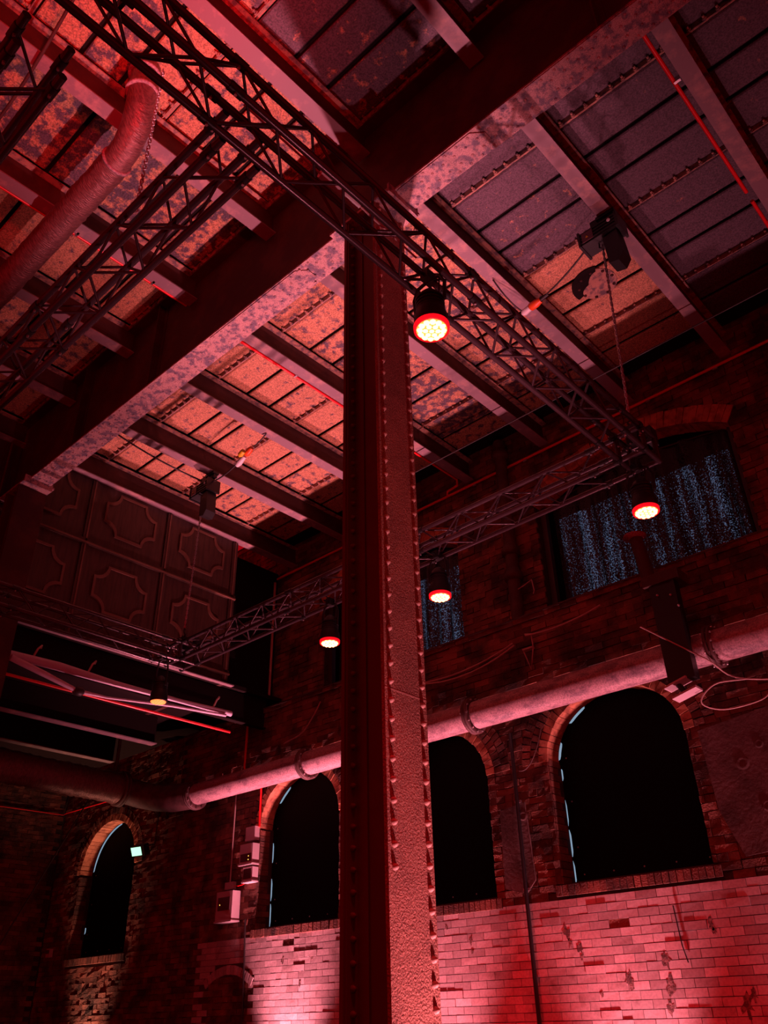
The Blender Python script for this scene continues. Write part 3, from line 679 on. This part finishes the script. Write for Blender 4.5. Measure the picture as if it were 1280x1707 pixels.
# ================================================================= wall services
# corbelled brick ledge above the pipe
LY = D - .325
t = struct(MB().box(-12.2, XR, LY + .012, D + .01, 3.44, 4.30).build('trim_1', M['mortar']))
sb = MB(); z = 3.44 + CH / 2; row = 0
while z < 4.29:
    x = -12.2 + (BL / 2 if row % 2 else 0)
    while x < XR - .25:
        put(sb, RB[.230][random.randrange(6)], x + BL / 2, LY - (.02 if z > 4.2 else 0) + random.random() * .01, z); x += BL
    z += CH; row += 1
tag(sb.build('rough_brickwork', M['rough_brick'], t), kind='stuff')
MB().box(-12.2, XR, LY - .04, D + .01, 4.30, 4.318).build('coping_plate', M['iron'], t)
# big wall pipe
PY, PZ, PR = 8.11, 3.19, .165
t = thing('wall_pipe', (-5, PY, PZ), 'long pinkish steel pipe running along the window wall above the arches', 'pipe')
MB().tube([(XR, PY, PZ), (-5.86, PY, PZ)], PR, 32).build('pipe_length', M['pipe'], t)
MB().tube([(-5.96, PY, PZ), (-8.86, PY, PZ + .005)], PR, 32).build('pipe_length', M['pipe'], t)
MB().tube([(-8.9, PY, PZ + .005), (-11.45, PY, PZ + .02)], PR, 32).build('pipe_length', M['pipe'], t)
def flange_pair(x, parent):
    for s_ in (-1, 1):
        f = MB().lathe((x + s_ * .02, PY, PZ), (s_, 0, 0), [(-.015, PR - .01), (-.015, PR + .055), (.015, PR + .055), (.015, PR + .004)], 32).build('pipe_flange', M['pipe_dark'], parent)
    mb = MB()
    for k in range(12): a = 2 * PI * k / 12; mb.tube([(x - .055, PY + (PR + .032) * math.cos(a), PZ + (PR + .032) * math.sin(a)), (x + .055, PY + (PR + .032) * math.cos(a), PZ + (PR + .032) * math.sin(a))], .011, 6)
    tag(mb.build('flange_bolts', M['steel'], parent), kind='stuff')
for x in (-2.85, -5.91, -8.88, -11.5): flange_pair(x, t)
# the elbow and the insulated pipe coming forward under the gallery
t = thing('insulated_pipe', (-13, 6, 3.4), 'foil-wrapped pipe under the gallery bending to meet the wall pipe', 'pipe')
el = [V((-11.5, PY, PZ + .02)), V((-12.1, PY, PZ + .06)), V((-12.55, PY - .03, PZ + .14)), V((-12.85, PY - .16, PZ + .22)), V((-13.02, PY - .42, PZ + .30))]
MB().tube(el, .215, 28).build('elbow', M['pipe_dark'], t)
MB().lathe(V((-13.02, PY - .42, PZ + .30)), (0, -1, 0), [(0, .22), (0, .29), (.03, .29), (.03, .24), (.06, .24), (.06, .29), (.09, .29), (.09, .22)], 28).build('pipe_flange', M['pipe_dark'], t)
foil([(-13.02, PY - .5, PZ + .30), (-13.04, 6.5, PZ + .32), (-13.05, 4.6, PZ + .34), (-13.05, 3, PZ + .35)], .25).build('foil_wrap', M['duct_y'], t)
MB().tube([(-13.0, 7.5, 3.5), (-13.0, 7.5, 4.4)], .03, 8).build('hanger_rod', M['iron'], t)
# pipe bracket with a black hanging post and floodlight
t = thing('pipe_bracket_post', (-3.3, 8.0, 4.0), 'dark iron hanging post with lit foot beside the pipe, below the curtained window', 'post')
MB().tube([(-3.40, 8.02, 4.62), (-3.34, 8.02, 4.05)], .075, 14).build('upper_shaft', M['iron'], t)
MB().lathe((-3.41, 8.02, 4.62), (0, 0, 1), [(0, .06), (.03, .13), (.045, .13)], 18).build('cap', M['pipe'], t)
MB().box(-3.30, -3.02, 7.86, 7.98, 2.86, 3.95).build('black_box', M['black'], t)
MB().box(-3.36, -2.96, 7.84, 8.12, 3.93, 4.05).build('saddle', M['iron'], t)
MB().prism([(-3.34, 7.82, 2.80), (-3.10, 7.82, 2.86), (-3.10, 7.98, 2.86), (-3.34, 7.98, 2.80)], (0, 0, .02)).build('foot_plate', M['grey_box'], t)
MB().prism([(-3.28, 7.82, 2.68), (-3.02, 7.82, 2.74), (-3.02, 7.98, 2.74), (-3.28, 7.98, 2.68)], (0, 0, .02)).build('foot_plate', M['grey_box'], t)
MB().tube([(-3.22, 7.9, 2.83), (-3.16, 7.9, 2.74)], .03, 8).build('swivel', M['black_metal'], t)
mb = MB()
for p in ((-3.22, 7.85, 3.80), (-3.08, 7.85, 3.76), (-3.02, 7.85, 3.62)): mb.dome(p, (0, -1, -.5), .016, .02, 8)
tag(mb.build('bolt_heads', M['steel'], t), kind='stuff')
# cast-iron downpipe and the thin conduit
t = thing('downpipe', (-5.34, 8.45, 4), 'cast-iron downpipe with collars between the two curtained windows', 'pipe')
MB().tube([(-5.34, 8.46, 4.32), (-5.34, 8.46, 7.2)], .085, 18).build('shaft', M['iron'], t)
for z in (4.95, 5.32, 6.9): MB().lathe((-5.34, 8.46, z), (0, 0, 1), [(0, .085), (.02, .125), (.10, .125), (.12, .10), (.16, .10), (.17, .085)], 18).build('collar', M['iron'], t)
t = thing('conduit', (-5.7, 8.55, 1), 'thin dark conduit dropping from the pipe joint between two arched windows', 'conduit')
MB().tube([(-5.70, 8.55, FL), (-5.70, 8.55, 3.02)], .022, 10).build('tube', M['black_metal'], t)
for z in (.4, 1.25, 2.2): MB().box(-5.74, -5.66, 8.56, 8.592, z, z + .025).build('clip', M['steel'], t)
tag(MB().tube([(-11.05, 8.57, 1.9), (-11.05, 8.57, 3.3)], .011, 8).build('cable_drop', M['rope']), 'thin cable dropping from the pipe to the lower switch box', 'cable')
tag(MB().tube([(-10.62, 8.56, 1.36), (-10.60, 8.57, .8), (-10.58, 8.57, .2), (-10.57, 8.57, FL)], .013, 8).build('cable_drop', M['cable']), 'dark cable running down the glazed bricks below the switch boxes', 'cable')
tag(MB().tube([(-4.02, D - .02, .95), (-4.0, D - .022, .6), (-3.97, D - .02, .45)], .006, 6).build('loose_wire', M['cable']), 'short black wire on the glazed bricks below the large window', 'wire')

# red conduits
def conduit(pts, label, clips=(), r=.019):
    t = thing('red_conduit', pts[0], label, 'conduit', 'red conduits')
    MB().tube(pts, r, 10).build('tube', M['red'], t)
    for p in clips: MB().obox(p, (.03, 0, 0), (0, .012, 0), (0, 0, .03)).build('clip', M['steel'], t)
conduit([(-.905, 3.75, 6.93), (-.905, 6.45, 6.93), (-.905, 6.46, 6.93)], 'bright red conduit on the joist nearest the right edge', [(-.88, 4.9, 6.93)])
conduit([(-.905, 6.60, 6.93), (-.905, 8.2, 6.93)], 'second length of red conduit on the joist at the right edge')
conduit([(-6.115, -2.5, 6.93), (-6.115, 3.56, 6.93)], 'bright red conduit along the joist at upper left', [(-6.08, 2.2, 6.93), (-6.08, 3.1, 6.93)])
conduit([(-6.13, 3.66, 6.93), (-6.13, 8.45, 6.93), (-6.2, 8.55, 6.90), (-6.4, 8.56, 6.88), (-6.41, 8.57, 6.80)], 'red conduit along the joist left of the column, bending down at the wall', [(-6.1, 5.2, 6.93), (-6.1, 6.2, 6.93)])
conduit([(XR, D - .035, 6.80), (-6, D - .035, 6.80), (-10.30, D - .035, 6.80), (-10.38, D - .035, 6.78), (-10.40, D - .035, 6.70), (-10.41, D - .035, 4.42), (-10.41, LY - .07, 4.34), (-10.42, LY - .07, 3.45), (-10.42, LY - .06, 3.40), (-10.42, D - .035, 3.36), (-10.42, D - .035, 2.62)], 'long red conduit along the top of the brick wall, turning down at the corner', [(x, D - .03, 6.79) for x in (-2.2, -3.1, -4, -5, -5.9, -7, -8.2, -9.3)] + [(-10.4, D - .03, z) for z in (4.7, 5.2, 6.0)])
conduit([(-9.80, 3.6, 3.70), (-9.80, 6.75, 3.70), (-9.80, 7.4, 3.70)], 'red conduit below the gallery edge at left', [(-9.78, 4.9, 3.70)])
conduit([(XL + .03, 5, 3.69), (XL + .03, D - .06, 3.74), (XL + .1, D - .035, 3.76), (-14.4, D - .035, 3.74)], 'thin red conduit around the lower left corner above the narrow window', r=.012)

# switch boxes
def wbox(x0, x1, z0, z1, dep, label, lid=None, leds=(), base=True):
    t = thing('switch_box', ((x0 + x1) / 2, D, z0), label, 'switch box', 'grey boxes on the brick wall')
    y = D - .012
    MB().box(x0, x1, y - dep, y, z0, z1).build('body', M['grey_box'], t)
    if base: MB().box(x0 - .012, x1 + .012, y - dep - .014, y, z0 - .02, z0).build('base_lip', M['grey_box'], t)
    if lid: MB().box(x0 + lid[0], x1 - lid[1], y - dep - .008, y - dep, z0 + lid[2], z1 - lid[3]).build('cover', M['grey_dark'], t)
    for lx, lz in leds: MB().dome((lx, y - dep - .006, lz), (0, -1, 0), .010, .008, 8).build('indicator', M['amber'], t)
wbox(-10.66, -10.44, 2.43, 2.63, .09, 'small grey junction box, topmost of the wall boxes', base=False)
wbox(-10.72, -10.42, 2.10, 2.38, .13, 'grey switch box with two amber indicator lights', (.03, .03, .03, .14), [(-10.50, 2.20), (-10.50, 2.15)])
wbox(-10.64, -10.42, 1.86, 2.05, .11, 'small grey box with a dark cover under the amber-lit box', (.02, .03, .03, .02))
wbox(-11.12, -10.92, 1.80, 1.90, .06, 'tiny dull junction box left of the switch boxes', base=False)
wbox(-11.18, -10.80, 1.36, 1.76, .15, 'large grey box with a dark cover, lowest of the wall boxes', (.05, .05, .14, .08), [(-11.08, 1.58)])
tag(MB().tube(sag((-10.95, D - .05, 1.84), (-10.60, D - .06, 1.86), .02), .008, 6).build('box_lead', M['red']), 'red lead joining the junction box to the switch boxes', 'cable')
# floodlight by the narrow window
t = thing('floodlight', (-13.38, D, 2.6), 'small floodlight with a green-white glow beside the narrow arched window', 'floodlight')
MB().obox((-13.42, D - .16, 2.66), (.13, .03, 0), (-.02, .06, .03), (0, -.03, .08)).build('housing', M['black'], t)
MB().obox((-13.445, D - .225, 2.63), (.11, .025, 0), (-.001, .006, .002), (0, -.025, .065)).build('glass', M['green_led'], t)
MB().tube([(-13.27, D, 2.75), (-13.27, D - .12, 2.72), (-13.34, D - .16, 2.68)], .012, 6).build('arm', M['black_metal'], t)
MB().tube([(-13.24, D - .02, 2.75), (-13.22, D - .02, 3.2), (-13.20, D - .02, 3.5)], .010, 6).build('lead', M['cable'], t)
t = thing('wall_box', (-2.45, D, 4.38), 'small reddish box under the right corner of the curtained window', 'box')
MB().box(-2.62, -2.40, D - .10, D - .01, 4.33, 4.45).build('body', M['pipe_dark'], t); MB().box(-2.62, -2.605, D - .12, D - .08, 4.42, 4.455).build('catch', M['grey_box'], t)
t = thing('wall_box', (-16.0, D, .9), 'tiny pale box low on the dark corner wall at left', 'box')
MB().box(-16.28, -16.16, D - .08, D - .01, 1.18, 1.32).build('body', M['grey_box'], t); MB().box(-16.27, -16.17, D - .09, D - .08, 1.24, 1.30).build('cover', M['grey_dark'], t)

# loose cables and small fittings on the wall
def smooth(pts, n=6):
    P = [V(p) for p in pts]
    if len(P) < 3 or len(P) > 9: return P
    Q = [2 * P[0] - P[1]] + P + [2 * P[-1] - P[-2]]; out = []
    for i in range(1, len(Q) - 2):
        a, b, c, d = Q[i - 1:i + 3]
        for k in range(n):
            t = k / n; out.append(.5 * (2 * b + (c - a) * t + (2 * a - 5 * b + 4 * c - d) * t * t + (3 * b - a - 3 * c + d) * t ** 3))
    return out + [P[-1]]
def cab(name, pts, r, m, label, cat='cable'): return tag(MB().tube(smooth(pts), r, 6).build(name, M[m]), label, cat)
cab('wall_cable', sag((-6.80, 8.20, 3.86), (-5.30, 8.20, 3.98), .08), .010, 'rope', 'upper pale cable sagging to the small wall lamp')
cab('wall_cable', sag((-6.80, 8.20, 3.85), (-5.28, 8.20, 3.95), .12), .010, 'rope', 'lower pale cable sagging to the small wall lamp')
cab('wall_cable', sag((-5.10, 8.19, 4.02), (-4.05, 8.19, 4.08), .05), .011, 'rope', 'pale cable sagging right of the triangular bracket')
cab('wall_cable', sag((-5.92, 8.30, 3.50), (-4.95, 8.30, 3.56), .03), .008, 'rope', 'short pale cable lying over the pipe joint')
cab('wall_cable', [(-9.5, 8.19, 3.62), (-9.1, 8.19, 3.70), (-8.85, 8.19, 3.92), (-8.72, 8.19, 4.08)], .010, 'rope', 'pale cable hanging just left of the column above the pipe')
cab('wall_cable', [(-3.45, 7.8, 3.5), (-2.9, 7.9, 3.02), (-2.65, 8.2, 2.82), (-1.6, 8.5, 2.7)], .008, 'rope', 'thin pale cable crossing the dark post at right')
cab('wall_cable', [(-2.65, 8.2, 2.82), (-2.9, 8.0, 2.78), (-3.05, 7.95, 2.62), (-2.9, 8.1, 2.55), (-2.6, 8.3, 2.62), (-2.5, 8.4, 2.74)], .007, 'rope', 'looped pale cable at the foot of the dark post')
cab('wall_cable', sag((-5.62, 8.54, 2.55), (-5.25, 8.54, 2.98), .14), .007, 'iron', 'thin cable loop hanging left of the large arched window')
t = thing('cable_bracket', (-5.1, 8.4, 3.9), 'small pale triangular bracket hanging above the pipe', 'bracket')
MB().box(-5.16, -5.02, 8.18, 8.24, 3.84, 3.86).build('plate', M['rope'], t); MB().tube([(-5.16, 8.21, 3.84), (-5.08, 8.21, 3.58), (-5.02, 8.21, 3.86), (-5.03, 8.21, 4.03), (-5.12, 8.21, 4.05)], .009, 6).build('strap', M['rope'], t)
t = thing('wall_lamp', (-6.85, 8.21, 3.75), 'small bulkhead lamp with pale base just right of the column', 'lamp')
MB().lathe((-6.85, 8.25, 3.80), (0, -1, 0), [(0, .05), (.05, .05), (.08, .03)], 14).build('cage', M['grey_dark'], t); MB().box(-6.93, -6.80, 8.19, 8.42, 3.68, 3.71).build('base', M['white'], t); MB().tube([(-6.80, 8.20, 3.85), (-6.55, 8.20, 3.80)], .010, 6).build('arm', M['rope'], t)
t = thing('wire_hook', (-5.1, 8.45, 4.75), 'pale bent wire hook beside the downpipe', 'hook')
MB().tube([(-5.27, 8.42, 4.79), (-5.16, 8.4, 4.80), (-5.04, 8.4, 4.84), (-5.02, 8.4, 4.68), (-5.04, 8.4, 4.64)], .008, 6).build('wire', M['rope'], t)
t = thing('ceiling_hatch', (-2.80, 6.80, CZ), 'round bolted ceiling hatch with a painted crescent of shadow beside the right chain hoist', 'hatch')
hx, hy, hr = -2.74, 6.83, .235
MB().lathe((hx, hy, CZ + .004), (0, 0, -1), [(0, hr), (.010, hr), (.012, hr * .96), (.012, .001)], 36).build('cover_disc', M['plate_rim'], t)
outer = [(hx + (hr + .05) * math.cos(a), hy + (hr + .05) * math.sin(a), CZ - .016) for a in [math.radians(165 + k * 11) for k in range(13)]]
inner = [(hx + .06 * (1 - abs(k - 6) / 6) + (hr - .03) * math.cos(a), hy + .10 * (1 - abs(k - 6) / 6) + (hr - .03) * math.sin(a), CZ - .016) for k, a in enumerate([math.radians(165 + k * 11) for k in range(13)])]
MB().prism(outer + inner[::-1], (0, 0, .010)).build('crescent_shade', M['groove_shade'], t)  # dark crescent laid on as the shadow of a recessed opening
for k in range(9): a = 2 * PI * k / 9; MB().dome((hx + hr * .86 * math.cos(a), hy + hr * .86 * math.sin(a), CZ - .008), (0, 0, -1), .020, .022, 8).build('bolt', M['steel_shade'], t)
# steel wire under the joists, cable plugs
cab('steel_wire', [(XR, 7.50, 6.60), (-3, 7.50, 6.60), (-6.2, 7.50, 6.60)], .010, 'cable', 'thin steel wire stretched below the joists near the window wall', 'wire')
cab('ceiling_cable', sag((-2.25, 5.75, 6.72), (-3.10, 6.02, 6.66), .05), .010, 'cable', 'dark cable from the right hoist to the orange plug')
t = thing('cable_plug', (-3.1, 6.02, 6.66), 'orange and white cable plug hanging near the right hoist', 'plug')
MB().lathe((-3.06, 6.02, 6.66), (-1, .1, .0), [(0, .03), (.06, .045), (.14, .045), (.15, .03)], 12).build('body', M['orange'], t); MB().lathe((-3.21, 6.03, 6.655), (-1, .1, -.1), [(0, .035), (.08, .04), (.11, .02)], 12).build('socket', M['white'], t); MB().lathe((-2.96, 6.01, 6.67), (-1, .1, 0), [(0, .018), (.10, .026)], 10).build('gland', M['black'], t)
cab('ceiling_cable', sag((-3.30, 6.04, 6.66), (-3.37, 5.6, 6.88), .06), .009, 'cable', 'dark cable from the orange plug to the joist over the truss')
t = thing('cable_plug', (-7.5, 5.6, 6.7), 'red and yellow cable plugs hanging left of the column', 'plug')
MB().lathe((-7.55, 5.70, 6.80), (-.9, .1, -.25), [(0, .03), (.06, .045), (.13, .045), (.15, .03)], 12).build('body', M['orange'], t); MB().lathe((-7.62, 5.62, 6.74), (-.9, .1, -.25), [(0, .035), (.08, .04), (.11, .02)], 12).build('socket', M['yellow'], t); MB().lathe((-7.72, 5.72, 6.75), (-.9, .1, -.25), [(0, .03), (.14, .045), (.2, .03)], 12).build('coupler', M['white'], t)
cab('ceiling_cable', sag((-7.25, 5.7, 6.89), (-7.5, 5.7, 6.8), .02), .010, 'cable', 'dark cable from the joist to the coloured plugs left of the column')
cab('ceiling_cable', sag((-7.85, 5.72, 6.72), (-8.65, 5.8, 6.78), .06), .012, 'cable', 'dark double cable from the coloured plugs to the left hoist')
cab('ceiling_cable', sag((-8.7, 5.72, 6.80), (-8.75, 4.2, 6.95), .05), .012, 'cable', 'dark cable along the ceiling from the left hoist to the girder')
cab('ceiling_rod', [(-3.6, .95, 6.85), (-5.0, 1.05, 6.85), (-6.3, 1.05, 6.85)], .014, 'iron', 'thin rod crossing the joists at upper left', 'rod')
t = thing('strap_sleeve', (TAX - .1, 2.3, TZ + .1), 'white sleeve on a thin wire inside the long truss', 'sleeve')
MB().tube([(-2.42, 2.18, 4.42), (-2.40, 2.50, 4.40)], .028, 8).build('sleeve', M['white'], t); MB().tube([(-2.44, 1.6, 4.48), (-2.42, 2.18, 4.42), (-2.40, 2.5, 4.40), (-2.36, 3.0, 4.30)], .007, 6).build('wire', M['rope'], t)

# insulated duct at upper left, rising into the ceiling, and its chain
t = thing('ceiling_duct', (-4.6, 1.9, 6.62), 'foil-wrapped duct at upper left bending up into the ceiling', 'duct')
mb = foil([(-8.6, 1.93, 6.62), (-6.0, 1.93, 6.62), (-4.85, 1.93, 6.62)], .135, seed=2)
mb.build('foil_wrap', M['duct'], t)
MB().tube([V((-4.86, 1.93, 6.62)), V((-4.68, 1.92, 6.64)), V((-4.52, 1.89, 6.72)), V((-4.42, 1.85, 6.86)), V((-4.36, 1.82, 7.05)), V((-4.34, 1.80, CZ))], .125, 28).build('elbow', M['duct'], t)
for p, a in (((-4.85, 1.93, 6.62), (-1, 0, 0)), ((-4.37, 1.82, 7.0), (.1, -.1, 1)), ((-4.345, 1.80, 7.2), (0, 0, 1))): MB().lathe(p, a, [(-.012, .125), (-.012, .145), (.012, .145), (.012, .125)], 28).build('jubilee_band', M['pipe'], t)
mb = MB(); a, c = V((-3.30, 1.45, 5.6)), V((-4.05, 1.72, 5.0)); a = V((-3.60, 1.62, 6.2)); c = V((-3.42, 1.55, 4.36)); n = 46; d = (c - a).normalized(); u = d.orthogonal().normalized(); w = d.cross(u)
for k in range(n):
    p = a.lerp(c, (k + .5) / n); e = u if k % 2 else w
    for s_ in (-1, 1): mb.obox(p + e * .009 * s_, d * .022, e * .0035, e.cross(d) * .0035)
    for s_ in (-1, 1): mb.obox(p + d * .021 * s_, d * .0035, e * .010, e.cross(d) * .0035)
tag(mb.build('hanging_chain', M['steel']), 'steel chain hanging in front of the foil duct at upper left', 'chain')

# ================================================================= panelled gallery front at left
gx = -9.90
t = struct(MB().box(gx - .10, gx - .03, 1.2, 7.37, 4.46, 6.9).build('wall_gallery', M['wood'])); t['label'] = 'dark wood panelled gallery front with scooped panels'
YC = [4.08 - 1.30, 4.08, 5.375, 6.67]; ZC = [5.27, 6.47]
def plaque(y, z, hy, hz, s_):
    p = []
    for sy, sz in ((1, -1), (1, 1), (-1, 1), (-1, -1)):
        c = (y + sy * hy, z + sz * hz); arcs = []
        for k in range(7):
            a = k / 6 * PI / 2
            q = (c[0] - sy * s_ * math.cos(a), c[1] - sz * s_ * math.sin(a)) 
            arcs.append(q)
        first = (sy * sz < 0)
        # corner order keeps the outline going round one way
        if (sy, sz) == (1, -1): arcs = arcs
        elif (sy, sz) == (1, 1): arcs = arcs[::-1]
        elif (sy, sz) == (-1, 1): arcs = arcs
        else: arcs = arcs[::-1]
        p += arcs
    return p
for y in YC:
    for z in ZC:
        hy, hz, s_ = .43, .36, .20
        o = plaque(y, z, hy, hz, s_); i = plaque(y, z, hy - .035, hz - .035, s_ - .0)
        pn = MB().prism([(gx - .03, a, b) for a, b in plaque(y, z, hy - .03, hz - .03, s_)], (.012, 0, 0)).build('panel', M['wood'], t)
        MB().ring([(gx - .03, a, b) for a, b in o], [(gx - .03, a, b) for a, b in i], (.030, 0, 0)).build('panel_moulding', M['wood_edge_light'], pn)
for y in (2.13, 3.43, 4.73, 6.03, 7.31): MB().box(gx - .03, gx - .005, y - .05, y + .05, 4.5, 6.88).build('stile', M['wood'], t); MB().box(gx - .006, gx + .004, y - .012, y + .012, 4.5, 6.88).build('stile_bead', M['wood_edge_light'], t)
for z in (4.62, 5.88): MB().box(gx - .03, gx + .004, 1.2, 7.37, z - .04, z + .04).build('rail', M['wood'], t); MB().box(gx, gx + .03, 1.2, 7.37, z - .035, z - .015).build('rail_bead', M['wood_edge_light'], t)
# side return of the gallery; a near-black board paints the shade of the recess
struct(MB().box(-12.6, gx - .10, 7.30, 7.37, 4.46, 7.3).build('wall_gallery_return', M['steel_shade']))
struct(MB().box(-16.6, gx - .12, 1.0, D - .05, 4.47, 4.53).build('ceiling_gallery', M['groove_shade']))  # underside coloured near black for the shade beneath the gallery
struct(MB().box(-10.36, -10.30, 7.37, D - .02, 4.34, 6.9).build('wall_recess_shade', M['groove_shade']))  # near-black board added where the recess lies in shade
tag(MB().tube([(-10.28, D - .10, 4.6), (-10.28, D - .10, 6.7)], .022, 8).build('grey_conduit', M['rope']), 'dull grey conduit in the recess between panelling and brick wall', 'conduit')
# gallery edge beams
def gbeam(x, z0, y0, y1, h, label, w=.075, fm='joist_flange'):
    t = thing('gallery_beam', (x, (y0 + y1) / 2, z0), label, 'beam', 'beams under the gallery')
    MB().box(x - w, x + w, y0, y1, z0, z0 + .016).build('bottom_flange', M[fm], t); MB().box(x - .008, x + .008, y0, y1, z0 + .014, z0 + h).build('web', M['groove_shade'], t)  # web coloured near black, as in the shade under the gallery
gbeam(-9.90, 4.43, 1.0, 7.46, .04, 'pale-edged steel beam at the foot of the wood panelling', .04)
MB_g = gbeam(-10.10, 3.99, 1.0, 8.3, .46, 'dark steel beam under the gallery edge, behind the rolled tubes', .05, 'groove_shade')  # flange coloured near black too, for the unlit space behind the tubes
gbeam(-12.0, 4.0, 1.0, 7.55, .46, 'steel beam under the gallery with its pale end near the corner')
gbeam(-13.4, 4.0, 1.0, 7.64, .46, 'farthest steel beam under the gallery above the foil pipe')
# rolled tarpaulin tubes hanging from the gallery edge
t = thing('tarpaulin_roll', (-9.7, 5.6, 3.9), 'long lilac rolled tube hanging below the gallery edge', 'tarpaulin')
MB().tube([(-9.7, 3.95, 3.91), (-9.7, 4.6, 3.925), (-9.7, 5.4, 3.905), (-9.7, 6.4, 3.91), (-9.7, 7.32, 3.93)], [.050, .055, .038, .030, .040], 16).build('roll', M['tube_lilac'], t)
for y in (4.25, 5.0, 7.0): MB().tube([(-9.7, y, 3.96), (-9.66, y + .02, 4.06), (-9.66, y + .06, 4.11), (-9.72, y + .08, 4.10)], .014, 6).build('hook', M['rope'], t)
t = thing('tarpaulin_roll', (-9.68, 5.6, 3.75), 'thinner lilac tube sagging to a tie point below the gallery', 'tarpaulin')
MB().tube([(-9.66, 3.96, 3.86), (-9.66, 4.4, 3.77), (-9.66, 4.88, 3.665), (-9.66, 5.3, 3.68), (-9.66, 6.3, 3.80), (-9.66, 7.2, 3.87)], [.040, .038, .028, .016, .018, .022], 14).build('roll', M['tube_lilac'], t)
MB().lathe((-9.66, 4.83, 3.665), (0, 1, 0), [(0, .035), (.03, .06), (.10, .06), (.13, .035)], 12).build('tie', M['cable'], t)
cab('hanging_wire', [(-14, 7.70, 3.62), (-14, 7.3, 2.75), (-14, 6.45, .95)], .012, 'cable', 'thin slanting wire in front of the dark corner at left', 'wire')

# ---------------------------------------------------------------- lift everything so that the floor is at zero
for o in list(S.objects):
    if o.parent is None and o != cam: o.location.z += ZO
